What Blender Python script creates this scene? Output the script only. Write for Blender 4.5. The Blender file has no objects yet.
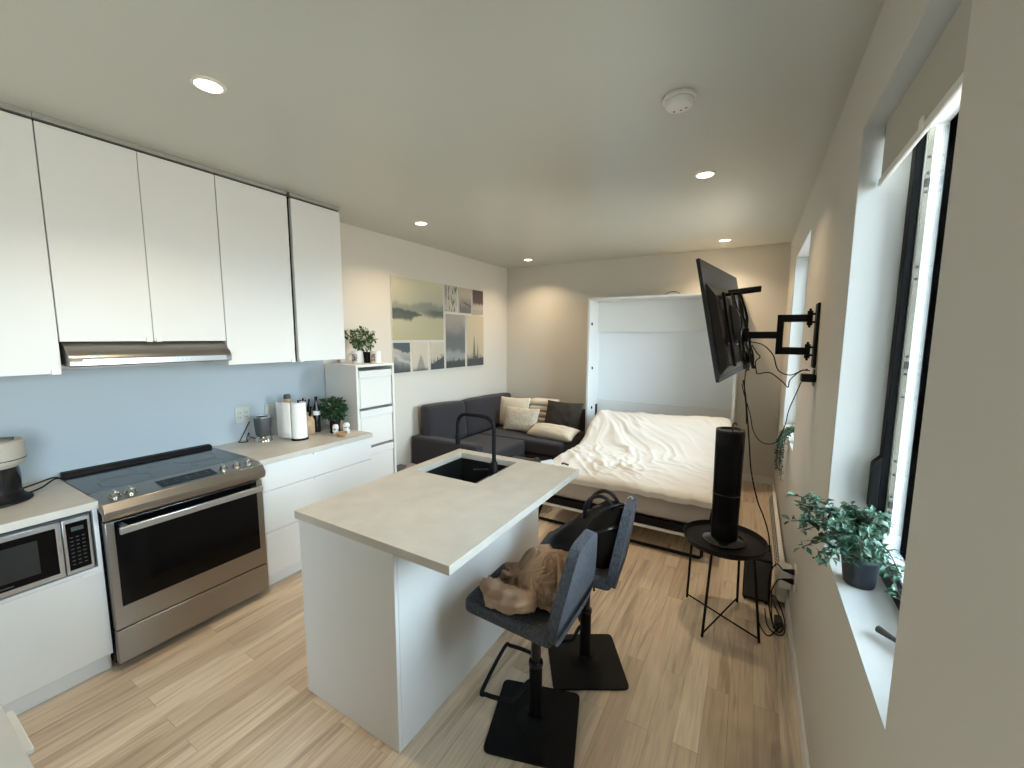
import bpy, bmesh, math, random
from mathutils import Vector, Matrix, noise
random.seed(7)
C = bpy.context.scene.collection
PI = math.pi
XL, XR, YF, H = -3.376, .286, 5.604, 2.772     # left wall, right wall, far wall, ceiling
YB = -1.9                                      # wall behind the camera
def R(d): return math.radians(d)
def sm(a, b, x):
    t = max(0., min(1., (x-a)/(b-a))); return t*t*(3-2*t)
def mixc(a, b, t): return tuple(a[i]*(1-t)+b[i]*t for i in range(3))

# ------------------------------------------------------------------ materials
def mat(name, col, rough=.5, metal=0., spec=.5, bump=None, bscale=60, bstr=.15, var=0., vscale=6, stretch=None, coat=0, sheen=0, emit=None, estr=0, trans=0):
    m = bpy.data.materials.new(name); m.use_nodes = True
    nt = m.node_tree; b = nt.nodes['Principled BSDF']
    b.inputs['Base Color'].default_value = (*col, 1); b.inputs['Roughness'].default_value = rough
    b.inputs['Metallic'].default_value = metal; b.inputs['Specular IOR Level'].default_value = spec
    b.inputs['Coat Weight'].default_value = coat; b.inputs['Sheen Weight'].default_value = sheen
    if emit: b.inputs['Emission Color'].default_value = (*emit, 1); b.inputs['Emission Strength'].default_value = estr
    tc = nt.nodes.new('ShaderNodeTexCoord'); mp = nt.nodes.new('ShaderNodeMapping')
    nt.links.new(tc.outputs['Object'], mp.inputs[0])
    if stretch: mp.inputs['Scale'].default_value = stretch
    if var:
        n = nt.nodes.new('ShaderNodeTexNoise'); n.inputs['Scale'].default_value = vscale; n.inputs['Detail'].default_value = 5
        nt.links.new(mp.outputs[0], n.inputs[0])
        mr = nt.nodes.new('ShaderNodeMapRange'); mr.inputs[1].default_value = .3; mr.inputs[2].default_value = .7
        mr.inputs[3].default_value = 1-var; mr.inputs[4].default_value = 1+var
        nt.links.new(n.outputs[0], mr.inputs[0])
        mx = nt.nodes.new('ShaderNodeVectorMath'); mx.operation = 'SCALE'; mx.inputs[0].default_value = col
        nt.links.new(mr.outputs[0], mx.inputs['Scale']); nt.links.new(mx.outputs[0], b.inputs['Base Color'])
    if bump:
        n = nt.nodes.new('ShaderNodeTexNoise'); n.inputs['Scale'].default_value = bscale; n.inputs['Detail'].default_value = 4
        nt.links.new(mp.outputs[0], n.inputs[0])
        bp = nt.nodes.new('ShaderNodeBump'); bp.inputs['Strength'].default_value = bstr; bp.inputs['Distance'].default_value = bump
        nt.links.new(n.outputs[0], bp.inputs['Height']); nt.links.new(bp.outputs[0], b.inputs['Normal'])
    return m
M = {}
M['wall'] = mat('wall_paint', (.64,.60,.535), .6, bump=.002, bscale=180, bstr=.1)
M['ceil'] = mat('ceiling_paint', (.58,.58,.52), .33, bump=.001, bscale=250, bstr=.05)
M['reveal'] = mat('reveal_paint', (.62,.62,.60), .5)
M['trim'] = mat('trim_white', (.78,.76,.72), .4)
M['cab'] = mat('cabinet_white', (.76,.755,.735), .38, var=.012, vscale=3)
M['cabside'] = mat('cabinet_side', (.76,.75,.73), .45)
M['pull'] = mat('pull_white', (.8,.8,.76), .35)
M['top'] = mat('worktop_laminate', (.53,.495,.435), .42, var=.07, vscale=9, bump=.0005, bscale=90)
M['topedge'] = mat('worktop_edge', (.56,.54,.50), .45, var=.03, vscale=9)
M['steel'] = mat('brushed_steel', (.34,.325,.305), .30, metal=1, bump=.0004, bscale=30, bstr=.25, stretch=(1,1,40))
M['steelh'] = mat('polished_steel', (.60,.62,.64), .28, metal=1)
M['chrome'] = mat('chrome', (.55,.52,.48), .16, metal=1)
M['blackglass'] = mat('black_glass', (.002,.002,.0025), .10, spec=.18)
M['cookglass'] = mat('ceramic_glass', (.012,.013,.015), .12, spec=.65)
M['black'] = mat('black_plastic', (.004,.004,.005), .5, spec=.2)
M['blackm'] = mat('black_metal', (.004,.0045,.006), .55, spec=.2, bump=.0005, bscale=200)
M['blackgloss'] = mat('black_gloss', (.008,.008,.009), .18)
M['darkgrey'] = mat('dark_grey_plastic', (.05,.052,.055), .45)
M['greyw'] = mat('grey_window_mesh', (.018,.019,.020), .3)
M['taupe'] = mat('taupe_plastic', (.42,.38,.32), .45)
M['gold'] = mat('dull_brass', (.5,.4,.22), .35, metal=1)
M['paper'] = mat('paper_white', (.86,.84,.82), .8, bump=.001, bscale=120)
M['ceramic'] = mat('glazed_ceramic', (.82,.79,.75), .2)
M['wood'] = mat('light_wood', (.42,.26,.13), .5, var=.2, vscale=20, stretch=(1,1,8))
M['dwood'] = mat('tan_wood', (.52,.34,.2), .55, var=.2, vscale=20, stretch=(8,1,1))
M['sofa'] = mat('charcoal_fabric', (.021,.018,.023), .9, sheen=.08, bump=.002, bscale=300, bstr=.4, var=.15, vscale=60)
M['stool'] = mat('grey_woven_fabric', (.044,.049,.060), .9, sheen=.05, bump=.003, bscale=220, bstr=.5, var=.55, vscale=120, stretch=(1,1,.35))
M['cream'] = mat('cream_fabric', (.66,.58,.46), .9, sheen=.2, bump=.002, bscale=200, bstr=.3, var=.05)
M['cream2'] = mat('patterned_cream_fabric', (.60,.53,.43), .9, bump=.008, bscale=38, bstr=.7, var=.16, vscale=28)
M['olive'] = mat('dark_olive_fabric', (.030,.024,.018), .9, bump=.003, bscale=80, bstr=.4, var=.2)
M['duvet'] = mat('duvet_cotton', (.69,.655,.60), .9, bump=.006, bscale=22, bstr=.35, sheen=.1)
M['sheet'] = mat('fitted_sheet', (.47,.43,.40), .9, bump=.004, bscale=25, bstr=.3, var=.05)
M['jacket'] = mat('tan_cotton_twill', (.36,.235,.148), .85, bump=.003, bscale=60, bstr=.35, var=.06, sheen=.1)
M['bag'] = mat('black_leather', (.006,.005,.005), .40, spec=.35, bump=.002, bscale=90, bstr=.4)
M['leafd'] = mat('deep_green_leaf', (.018,.06,.018), .5, var=.5, vscale=30)
M['leafm'] = mat('mid_green_leaf', (.05,.105,.03), .5, var=.6, vscale=40)
M['leafb'] = mat('blue_green_leaf', (.045,.12,.075), .5, var=.6, vscale=40)
M['leafp'] = mat('pale_edged_leaf', (.42,.48,.32), .5, var=.2, vscale=40)
M['stem'] = mat('brown_stem', (.06,.04,.02), .7)
M['soil'] = mat('dark_soil', (.02,.015,.01), .95, bump=.01, bscale=60)
M['whitep'] = mat('white_plastic', (.78,.76,.71), .35)
M['vinyl'] = mat('white_vinyl', (.80,.82,.84), .3)
M['strip'] = mat('lock_strip_metal', (.72,.68,.58), .25, metal=.8)
M['shade'] = mat('roller_blind_fabric', (.50,.47,.40), .8, bump=.001, bscale=300)
M['pink'] = mat('dusty_pink_cloth', (.30,.22,.22), .9, bump=.004, bscale=40)
M['pot'] = mat('slate_pot', (.018,.022,.028), .5)
M['mughandle'] = mat('cream_glaze', (.66,.56,.36), .25)
M['filler'] = mat('grey_filler', (.33,.325,.29), .6)
M['plate'] = mat('cream_plate', (.50,.50,.46), .4)
M['screen'] = mat('screen_black', (.006,.006,.008), .12)
M['tvback'] = mat('tv_back_plastic', (.009,.010,.013), .26, spec=.4, bump=.0006, bscale=120)
M['bulb'] = mat('lamp_diffuser', (1,.9,.75), .5, emit=(1,.78,.5), estr=14)
M['glow'] = mat('display_glyphs', (.04,.048,.055), .4)
M['bluecloth'] = mat('pale_blue_cloth', (.62,.72,.82), .8)

def glass_mat():
    m = bpy.data.materials.new('window_glass'); m.use_nodes = True; nt = m.node_tree
    nt.nodes.remove(nt.nodes['Principled BSDF']); o = nt.nodes['Material Output']
    t = nt.nodes.new('ShaderNodeBsdfTransparent'); t.inputs[0].default_value = (.95,.98,.97,1)
    g = nt.nodes.new('ShaderNodeBsdfGlossy'); g.inputs['Roughness'].default_value = .02
    f = nt.nodes.new('ShaderNodeFresnel'); f.inputs[0].default_value = 1.45
    mx = nt.nodes.new('ShaderNodeMixShader'); nt.links.new(f.outputs[0], mx.inputs[0]); nt.links.new(t.outputs[0], mx.inputs[1])
    nt.links.new(g.outputs[0], mx.inputs[2]); nt.links.new(mx.outputs[0], o.inputs[0]); return m
M['glass'] = glass_mat()

def attr_mat(name, rough=.6):
    m = bpy.data.materials.new(name); m.use_nodes = True; nt = m.node_tree; b = nt.nodes['Principled BSDF']
    a = nt.nodes.new('ShaderNodeAttribute'); a.attribute_name = 'ink'; nt.links.new(a.outputs['Color'], b.inputs['Base Color'])
    b.inputs['Roughness'].default_value = rough; return m
M['print'] = attr_mat('printed_canvas'); M['printc'] = attr_mat('printed_glaze', .25)

def floor_mat():
    m = bpy.data.materials.new('pale_plank_floor'); m.use_nodes = True; nt = m.node_tree; N = nt.nodes; L = nt.links
    b = N['Principled BSDF']; tc = N.new('ShaderNodeTexCoord')
    sep = N.new('ShaderNodeSeparateXYZ'); L.new(tc.outputs['Object'], sep.inputs[0])
    cb = N.new('ShaderNodeCombineXYZ'); L.new(sep.outputs[1], cb.inputs[0]); L.new(sep.outputs[0], cb.inputs[1])
    br = N.new('ShaderNodeTexBrick'); L.new(cb.outputs[0], br.inputs[0])
    br.inputs['Scale'].default_value = 1; br.inputs['Brick Width'].default_value = 1.05; br.inputs['Row Height'].default_value = .1
    br.inputs['Mortar Size'].default_value = .0009; br.inputs['Mortar Smooth'].default_value = .2; br.inputs['Bias'].default_value = 0
    br.offset = .37; br.offset_frequency = 2; br.squash = 1
    br.inputs['Color1'].default_value = (0,0,0,1); br.inputs['Color2'].default_value = (1,1,1,1); br.inputs['Mortar'].default_value = (.5,.5,.5,1)
    ramp = N.new('ShaderNodeValToRGB'); L.new(br.outputs['Color'], ramp.inputs[0])
    e = ramp.color_ramp.elements; e[0].position = 0; e[0].color = (.56,.43,.31,1); e[1].position = 1; e[1].color = (.78,.655,.50,1)
    x = ramp.color_ramp.elements.new(.35); x.color = (.70,.56,.41,1)
    x = ramp.color_ramp.elements.new(.7); x.color = (.66,.53,.39,1)
    # per plank offset for the grain
    off = N.new('ShaderNodeVectorMath'); off.operation = 'MULTIPLY_ADD'; L.new(br.outputs['Color'], off.inputs[0])
    off.inputs[1].default_value = (9,7,3); L.new(tc.outputs['Object'], off.inputs[2])
    mp = N.new('ShaderNodeMapping'); mp.inputs['Scale'].default_value = (14,.9,1); L.new(off.outputs[0], mp.inputs[0])
    n1 = N.new('ShaderNodeTexNoise'); n1.inputs['Scale'].default_value = 1.; n1.inputs['Detail'].default_value = 5; n1.inputs['Distortion'].default_value = 1.3
    L.new(mp.outputs[0], n1.inputs[0])
    mr = N.new('ShaderNodeMapRange'); mr.inputs[1].default_value = .53; mr.inputs[2].default_value = .68; mr.inputs[3].default_value = 0; mr.inputs[4].default_value = .75
    L.new(n1.outputs[0], mr.inputs[0])
    mx = N.new('ShaderNodeMix'); mx.data_type = 'RGBA'; L.new(mr.outputs[0], mx.inputs[0]); L.new(ramp.outputs[0], mx.inputs[6])
    mx.inputs[7].default_value = (.36,.26,.18,1)
    mp2 = N.new('ShaderNodeMapping'); mp2.inputs['Scale'].default_value = (90,5,1); L.new(off.outputs[0], mp2.inputs[0])
    n2 = N.new('ShaderNodeTexNoise'); n2.inputs['Detail'].default_value = 4; n2.inputs['Scale'].default_value = 1; L.new(mp2.outputs[0], n2.inputs[0])
    mr2 = N.new('ShaderNodeMapRange'); mr2.inputs[1].default_value = .35; mr2.inputs[2].default_value = .65; mr2.inputs[3].default_value = .9; mr2.inputs[4].default_value = 1.07
    L.new(n2.outputs[0], mr2.inputs[0])
    # knots
    v = N.new('ShaderNodeTexVoronoi'); v.inputs['Scale'].default_value = 1; mp3 = N.new('ShaderNodeMapping'); mp3.inputs['Scale'].default_value = (4,1.6,1)
    L.new(off.outputs[0], mp3.inputs[0]); L.new(mp3.outputs[0], v.inputs[0])
    mr3 = N.new('ShaderNodeMapRange'); mr3.inputs[1].default_value = .02; mr3.inputs[2].default_value = .06; mr3.inputs[3].default_value = .45; mr3.inputs[4].default_value = 1
    L.new(v.outputs['Distance'], mr3.inputs[0])
    mm = N.new('ShaderNodeMath'); mm.operation = 'MULTIPLY'; L.new(mr2.outputs[0], mm.inputs[0]); L.new(mr3.outputs[0], mm.inputs[1])
    gap = N.new('ShaderNodeMapRange'); gap.inputs[3].default_value = 1; gap.inputs[4].default_value = .55; L.new(br.outputs['Fac'], gap.inputs[0])
    mm2 = N.new('ShaderNodeMath'); mm2.operation = 'MULTIPLY'; L.new(mm.outputs[0], mm2.inputs[0]); L.new(gap.outputs[0], mm2.inputs[1])
    sc = N.new('ShaderNodeVectorMath'); sc.operation = 'SCALE'; L.new(mx.outputs[2], sc.inputs[0]); L.new(mm2.outputs[0], sc.inputs['Scale'])
    L.new(sc.outputs[0], b.inputs['Base Color']); b.inputs['Roughness'].default_value = .36
    return m
M['floor'] = floor_mat()

# ------------------------------------------------------------------ mesh builder
class MB:
    def __init__(s): s.v = []; s.f = []; s.m = []; s.cur = 0; s.T = None
    def add(s, vs, fs):
        o = len(s.v); s.v += [Vector(p) if s.T is None else s.T @ Vector(p) for p in vs]
        s.f += [tuple(i+o for i in f) for f in fs]; s.m += [s.cur]*len(fs); return s
    def box(s, x0, x1, y0, y1, z0, z1):
        return s.add([(x,y,z) for z in (z0,z1) for y in (y0,y1) for x in (x0,x1)],
                     [(0,2,3,1),(4,5,7,6),(0,1,5,4),(2,6,7,3),(0,4,6,2),(1,3,7,5)])
    def obox(s, c, half, rot):          # oriented box, rot = 3x3 / quaternion matrix
        c = Vector(c); vs = []
        for k in (-1,1):
            for j in (-1,1):
                for i in (-1,1): vs.append(c + rot @ Vector((i*half[0], j*half[1], k*half[2])))
        return s.add(vs, [(0,2,3,1),(4,5,7,6),(0,1,5,4),(2,6,7,3),(0,4,6,2),(1,3,7,5)])
    def lathe(s, c, prof, n=32, rot=None, cap=True):
        c = Vector(c); vs = []; rot = rot or Matrix.Identity(3)
        for r, z in prof:
            for i in range(n):
                a = 2*PI*i/n; vs.append(c + rot @ Vector((r*math.cos(a), r*math.sin(a), z)))
        fs = []
        for k in range(len(prof)-1):
            for i in range(n):
                j = (i+1) % n; fs.append((k*n+i, k*n+j, (k+1)*n+j, (k+1)*n+i))
        if cap:
            fs.append(tuple(reversed(range(n)))); fs.append(tuple(range((len(prof)-1)*n, len(prof)*n)))
        return s.add(vs, fs)
    def cyl(s, c, r, z0, z1, n=24, r1=None, rot=None):
        return s.lathe(c, [(r, z0), (r if r1 is None else r1, z1)], n, rot)
    def tube(s, pts, r, n=8, closed=False, smooth=0):
        pts = [Vector(p) for p in pts]
        if smooth: pts = spline(pts, smooth, closed)
        m = len(pts); vs = []; up = None; rr = r if callable(r) else (lambda t: r)
        for i, p in enumerate(pts):
            a = pts[(i-1) % m] if (closed or i > 0) else p; b = pts[(i+1) % m] if (closed or i < m-1) else p
            t = (b-a)
            t = t.normalized() if t.length > 1e-9 else Vector((0,0,1))
            if up is None: up = t.orthogonal().normalized()
            up = (up - t*up.dot(t))
            up = up.normalized() if up.length > 1e-6 else t.orthogonal().normalized()
            w = t.cross(up); q = rr(i/max(1,m-1))
            for k in range(n):
                a_ = 2*PI*k/n; vs.append(p + up*math.cos(a_)*q + w*math.sin(a_)*q)
        fs = []
        for i in range(m if closed else m-1):
            j = (i+1) % m
            for k in range(n):
                l = (k+1) % n; fs.append((i*n+k, i*n+l, j*n+l, j*n+k))
        if not closed: fs += [tuple(reversed(range(n))), tuple(range((m-1)*n, m*n))]
        return s.add(vs, fs)
    def grid(s, fn, nu, nv, cu=False):
        vs = [fn(i/(nu if cu else nu-1), j/(nv-1)) for j in range(nv) for i in range(nu)]
        fs = []
        for j in range(nv-1):
            for i in range(nu if cu else nu-1):
                k = (i+1) % nu; fs.append((j*nu+i, j*nu+k, (j+1)*nu+k, (j+1)*nu+i))
        return s.add(vs, fs)
    def prism(s, poly, o, u, v, n):     # polygon in plane (o,u,v) extruded by vector n
        o, u, v, n = map(Vector, (o,u,v,n)); k = len(poly)
        vs = [o+u*a+v*b for a, b in poly] + [o+u*a+v*b+n for a, b in poly]
        fs = [tuple(reversed(range(k))), tuple(range(k, 2*k))] + [(i, (i+1) % k, k+(i+1) % k, k+i) for i in range(k)]
        return s.add(vs, fs)
    def ball(s, c, r, n=16, m=10, fn=None):
        c = Vector(c); r = Vector(r) if not isinstance(r, (int,float)) else Vector((r,r,r)); vs = []
        for j in range(m+1):
            th = PI*j/m
            for i in range(n):
                a = 2*PI*i/n; d = Vector((math.sin(th)*math.cos(a), math.sin(th)*math.sin(a), math.cos(th)))
                k = fn(d) if fn else 1
                vs.append(c + Vector((d.x*r.x, d.y*r.y, d.z*r.z))*k)
        fs = []
        for j in range(m):
            for i in range(n):
                k = (i+1) % n; fs.append((j*n+i, (j+1)*n+i, (j+1)*n+k, j*n+k))
        return s.add(vs, fs)
    def leaf(s, p, d, nrm, ln, w):
        d = d.normalized(); side = d.cross(nrm)
        side = side.normalized() if side.length > 1e-5 else d.orthogonal().normalized()
        n2 = side.cross(d); c = p + d*ln*.5
        return s.add([p, c+side*w*.5+n2*w*.18, p+d*ln-n2*ln*.12, c-side*w*.5+n2*w*.18, c], [(0,1,4),(1,2,4),(2,3,4),(3,0,4)])
def spline(pts, k=6, closed=False):
    out = []; m = len(pts)
    for i in range(m if closed else m-1):
        p0 = pts[(i-1) % m] if (closed or i > 0) else pts[0]*2-pts[1]; p1 = pts[i]; p2 = pts[(i+1) % m]
        p3 = pts[(i+2) % m] if (closed or i < m-2) else pts[-1]*2-pts[-2]
        for q in range(k):
            t = q/k; out.append(.5*((2*p1)+(p2-p0)*t+(2*p0-5*p1+4*p2-p3)*t*t+(3*p1-p0-3*p2+p3)*t**3))
    if not closed: out.append(pts[-1])
    return out
def rpoly(pts, r, k=6):                  # rounded polygon
    out = []; n = len(pts)
    for i in range(n):
        p = Vector(pts[i]); a = Vector(pts[i-1]); b = Vector(pts[(i+1) % n]); rr = r[i] if isinstance(r, (list,tuple)) else r
        p0 = p+(a-p).normalized()*rr; p1 = p+(b-p).normalized()*rr
        for q in range(k+1):
            t = q/k; out.append(tuple(p0*(1-t)**2+p*2*t*(1-t)+p1*t*t))
    return out

BASE = {}
def mesh_obj(name, mb, mats, base, bevel=0, sub=0, ang=35, solid=0, seg=2):
    me = bpy.data.meshes.new(name); me.from_pydata([p-base for p in mb.v], [], mb.f)
    bm = bmesh.new(); bm.from_mesh(me); bmesh.ops.recalc_face_normals(bm, faces=bm.faces); bm.to_mesh(me); bm.free()
    mats = mats if isinstance(mats, (list,tuple)) else [mats]
    for m in mats: me.materials.append(M[m] if isinstance(m, str) else m)
    for p, i in zip(me.polygons, mb.m): p.material_index = i; p.use_smooth = True
    me.set_sharp_from_angle(angle=R(ang))
    o = bpy.data.objects.new(name, me); C.objects.link(o)
    if solid: md = o.modifiers.new('s','SOLIDIFY'); md.thickness = solid; md.offset = 0
    if bevel: md = o.modifiers.new('b','BEVEL'); md.width = bevel; md.segments = seg; md.limit_method = 'ANGLE'; md.angle_limit = R(40); md.harden_normals = False
    if sub: md = o.modifiers.new('u','SUBSURF'); md.levels = sub; md.render_levels = sub
    return o
def thing(name, label, cat, base, group=None):
    o = bpy.data.objects.new(name, None); C.objects.link(o); o.location = base; o.empty_display_size = .1
    o['label'] = label; o['category'] = cat
    if group: o['group'] = group
    BASE[o] = Vector(base); return o
def part(name, mb, mats, parent, label=None, **k):
    b = BASE[parent]; o = mesh_obj(name, mb, mats, b, **k); o.parent = parent; BASE[o] = b
    if label: o['label'] = label
    return o
def single(name, mb, mats, label, cat, base=None, group=None, **k):
    if base is None:
        xs = [p.x for p in mb.v]; ys = [p.y for p in mb.v]; zs = [p.z for p in mb.v]
        base = Vector(((min(xs)+max(xs))/2, (min(ys)+max(ys))/2, min(zs)))
    base = Vector(base); o = mesh_obj(name, mb, mats, base, **k); o.location = base; BASE[o] = base
    o['label'] = label; o['category'] = cat
    if group: o['group'] = group
    return o
def struct(name, mb, mats, parent=None, **k):
    if parent: return part(name, mb, mats, parent, **k)
    base = Vector((0,0,0)); o = mesh_obj(name, mb, mats, base, **k); BASE[o] = base; o['kind'] = 'structure'; return o
def dup(root, loc=None, rotz=None, label=None, skip=()):
    r = root.copy(); C.objects.link(r)
    if loc is not None: r.location = loc
    if rotz is not None: r.rotation_euler = (0,0,rotz)
    if label: r['label'] = label
    def rec(a, b):
        for ch in list(a.children):
            c = ch.copy(); C.objects.link(c); c.parent = b; rec(ch, c)
    rec(root, r); return r
def ink(o, fn):                          # printed colours: fn(co)->rgb, one colour per vertex
    me = o.data; a = me.color_attributes.new('ink', 'FLOAT_COLOR', 'POINT')
    for i, v in enumerate(me.vertices): a.data[i].color = (*fn(v.co), 1)

# ------------------------------------------------------------------ room shell
struct('floor', MB().box(XL-.2, XR+.3, YB-.2, YF+.2, -.12, 0), 'floor')
struct('ceiling', MB().box(XL-.2, XR+.3, YB-.2, YF+.2, H, H+.12), 'ceil')
struct('wall_left', MB().box(XL-.2, XL, YB-.2, YF+.2, 0, H), 'wall')
struct('wall_far', MB().box(XL, XR, YF, YF+.2, 0, H), 'wall')
WX = XR+.275
W1 = (1.065, 1.965, .9, 2.462); W2 = (3.52, 4.68, .9, 2.462); W_FILL = (-1.55, -.30, .06, 2.25)  # third opening is unseen, added and sized to light the island and floor
mb = MB(); ys = [YB-.2]
for w in (W_FILL, W1, W2):
    mb.box(XR, WX, ys[-1], w[0], 0, H); mb.box(XR, WX, w[0], w[1], 0, w[2]); mb.box(XR, WX, w[0], w[1], w[3], H); ys.append(w[1])
mb.box(XR, WX, ys[-1], YF+.2, 0, H)
struct('wall_right', mb, 'wall')
struct('wall_back', MB().box(XL, XR, YB-.2, YB, 0, H), 'wall')
struct('baseboard_right', MB().box(XR-.013, XR, YB, YF, 0, .085), 'trim', bevel=.003)
struct('baseboard_left', MB().box(XL, XL+.013, 2.83, YF, 0, .085), 'trim', bevel=.003)
struct('baseboard_far', MB().box(XL+.013, XR-.013, YF-.013, YF, 0, .085), 'trim', bevel=.003)

def window(name, w, sash=True):
    y0, y1, z0, z1 = w; x0, x1 = XR+.137, XR+.160
    # painted reveal lining
    mb = MB(); t = .004
    mb.box(XR+.001, x0, y1-t, y1, z0, z1).box(XR+.001, x0, y0, y0+t, z0, z1).box(XR+.001, x0, y0, y1, z1-t, z1).box(XR-.0, x0, y0, y1, z0, z0+.006)
    win = struct(name, mb, 'reveal'); win['kind'] = 'structure'
    def ring(a, b, xa, xb, lo=0):
        m = MB(); m.box(xa, xb, y0+a, y0+b, z0+a+lo, z1-a); m.box(xa, xb, y1-b, y1-a, z0+a+lo, z1-a)
        m.box(xa, xb, y0+b, y1-b, z0+a+lo, z0+b+lo); m.box(xa, xb, y0+b, y1-b, z1-b, z1-a); return m
    struct('window_frame', ring(.0, .045, x0, x1, .006), 'blackm', win, bevel=.004)
    struct('outer_frame', ring(.012, .05, x1+.001, .503, .006), 'vinyl', win, bevel=.003)
    struct('edge_trim', ring(.006, .056, .504, .522, .006), 'blackm', win)
    struct('window_pane', MB().box(x1+.026, x1+.031, y0+.048, y1-.048, z0+.055, z1-.048), 'glass', win)
    return win
w1 = window('window_1', W1); window('window_2', W2); window('unseen_fill_window', W_FILL)
# lock strip with its screws on the far jamb of the near window
y = W1[1]-.05; mb = MB().box(.449, .463, y-.006, y-.0005, 1.02, 2.40)
struct('lock_strip', mb, 'strip', w1)
mb = MB()
for z in (1.06,1.10,1.16,1.24,1.29,1.52,1.60,1.66,1.92,1.96,2.20,2.26,2.31): mb.cyl((.456, y-.005, z), .0045, 0, .003, 10, rot=Matrix.Rotation(R(90), 3, 'X'))
for z in (1.13, 1.63, 2.23): mb.box(.451, .461, y-.016, y-.006, z-.012, z+.012)
struct('strip_screws', mb, 'darkgrey', w1)
mb = MB(); mb.box(.425, .452, y+.004, y+.0498, 1.10, 1.30); struct('latch_cover', MB().prism(rpoly([(.398,1.10),(.4225,1.10),(.4225,1.30),(.398,1.27)], .008), (0,1.915,0), (1,0,0), (0,0,1), (0,.035,0)), 'black', w1, bevel=.003)
# folding crank on the bottom frame
mb = MB(); mb.cyl((.405, 1.32, .907), .020, 0, .02, 20)
mb.tube([(.405,1.32,.925),(.395,1.345,.930),(.383,1.365,.930),(.372,1.380,.928)], .0055, 8, smooth=5)
mb.tube([(.373,1.379,.928),(.358,1.40,.926),(.343,1.420,.925)], lambda q: .006+.004*q, 10, smooth=4)
struct('crank_handle', mb, 'darkgrey', w1, ang=50)
# roller blind in the near window
t = thing('roller_blind', 'beige roller blind pulled part way down inside the near window', 'blind', (.33, 1.515, 2.26))
part('blind_cassette', MB().box(.352, .40, 1.072, 1.957, 2.405, 2.456), 'trim', t, bevel=.008)
part('blind_fabric', MB().box(.3445, .3465, 1.085, 1.945, 2.265, 2.45), 'shade', t)
part('bottom_bar', MB().prism(rpoly([(-.006,-.012),(.006,-.012),(.006,.012),(-.006,.012)], .004), (.3455,1.08,2.262), (1,0,0), (0,0,1), (0,.87,0)), 'whitep', t)
part('blind_clip', MB().box(.336, .343, 1.50, 1.53, 2.255, 2.29), 'whitep', t, bevel=.003)
part('cassette_cap', MB().box(.345, .352, 1.94, 1.956, 2.41, 2.45), 'black', t, bevel=.002)

# ------------------------------------------------------------------ ceiling fittings
def downlight(loc, label):
    t = thing('downlight', label, 'ceiling light', (0,0,0), 'recessed downlights in the ceiling')
    part('trim_ring', MB().lathe((0,0,0), [(.048,-.002),(.050,-.008),(.062,-.006),(.064,-.0005)], 40, cap=False), 'whitep', t)
    part('lamp_diffuser', MB().cyl((0,0,0), .048, -.006, -.001, 40), 'bulb', t)
    ld = bpy.data.lights.new('lamp', 'AREA'); ld.shape = 'DISK'; ld.size = .09; ld.energy = DL; ld.color = (1,.78,.52); ld.spread = R(125)
    lo = bpy.data.objects.new('lamp', ld); C.objects.link(lo); lo.parent = t; lo.location = (0,0,-.010)
    t.location = loc; return t
DL = 8
dl = downlight((-2.05,.96,H), 'lit warm downlight nearest the camera, above the kitchen aisle in front of the cooker')
for p, l in [((-2.747,3.0,H), 'lit warm downlight on the ceiling just past the end of the wall cabinets'),
             ((-2.735,5.09,H), 'lit warm downlight in the far left corner above the sofa'),
             ((-.342,3.04,H), 'lit warm downlight between the smoke alarm and the television'),
             ((-.342,5.12,H), 'lit warm downlight near the far wall above the right side of the fold-down bed cabinet')]:
    dup(dl, p, label=l)
t = thing('smoke_alarm', 'round white smoke alarm on the ceiling with three small vents', 'smoke alarm', (-.35,2.045,H))
part('mounting_base', MB().lathe((-.35,2.045,H), [(.068,-.001),(.070,-.014),(.060,-.016)], 40, cap=False), 'whitep', t)
part('alarm_body', MB().lathe((-.35,2.045,H), [(.052,-.012),(.060,-.018),(.060,-.030),(.052,-.042),(.03,-.046),(.001,-.046)], 40, cap=False), 'whitep', t)
mb = MB()
for a, r in ((20,.03),(75,.02),(140,.03)): mb.cyl((-.35+r*math.cos(R(a)), 2.045+r*math.sin(R(a)), H-.0475), .004, 0, .002, 10)
part('vents', mb, 'black', t)

# ------------------------------------------------------------------ upper cabinets
def upper(y0, y1, zb, doors, label, pulls, deep=-3.006, gap_right=0):
    t = thing('wall_cabinet', label, 'cabinet', (-3.19, (y0+y1)/2, zb), 'white wall cabinets')
    part('body', MB().box(XL+.001, deep-.022, y0+.001, y1-gap_right-.001, zb+.002, 2.728), 'cabside', t)
    part('painted_shade_strip', MB().box(XL+.001, deep-.03, y0+.001, y1-.001, 2.7285, 2.744), 'black', t)  # black strip paints the dark line of shade above the doors
    part('top_filler', MB().box(XL+.001, deep-.004, y0, y1, 2.7445, H-.001), 'filler', t)
    ds = []
    for a, b in doors:
        ds.append(part('door', MB().box(deep-.020, deep, a+.0015, b-.0015, zb, 2.730), 'cab', t, bevel=.0015))
    for i, (a, b) in pulls:
        part('handle', MB().box(deep+.0002, deep+.010, a, b, zb-.004, zb+.022), 'pull', ds[i], bevel=.002)
    return t
upper(.15, .640, 1.528, [(.15,.640)], 'white wall cabinet left of the range hood', [(0,(.60,.634))])
upper(.642, 1.402, 1.688, [(.642,1.021),(1.021,1.402)], 'short white double wall cabinet directly above the range hood', [(0,(.985,1.013)),(1,(1.03,1.058))])
upper(1.404, 1.872, 1.528, [(1.404,1.872)], 'white wall cabinet right of the range hood', [(0,(1.835,1.866))])
upper(1.898, 2.318, 1.528, [(1.898,2.318)], 'white wall cabinet at the end of the run, right of the dark gap', [(0,(1.903,1.934))])
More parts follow.
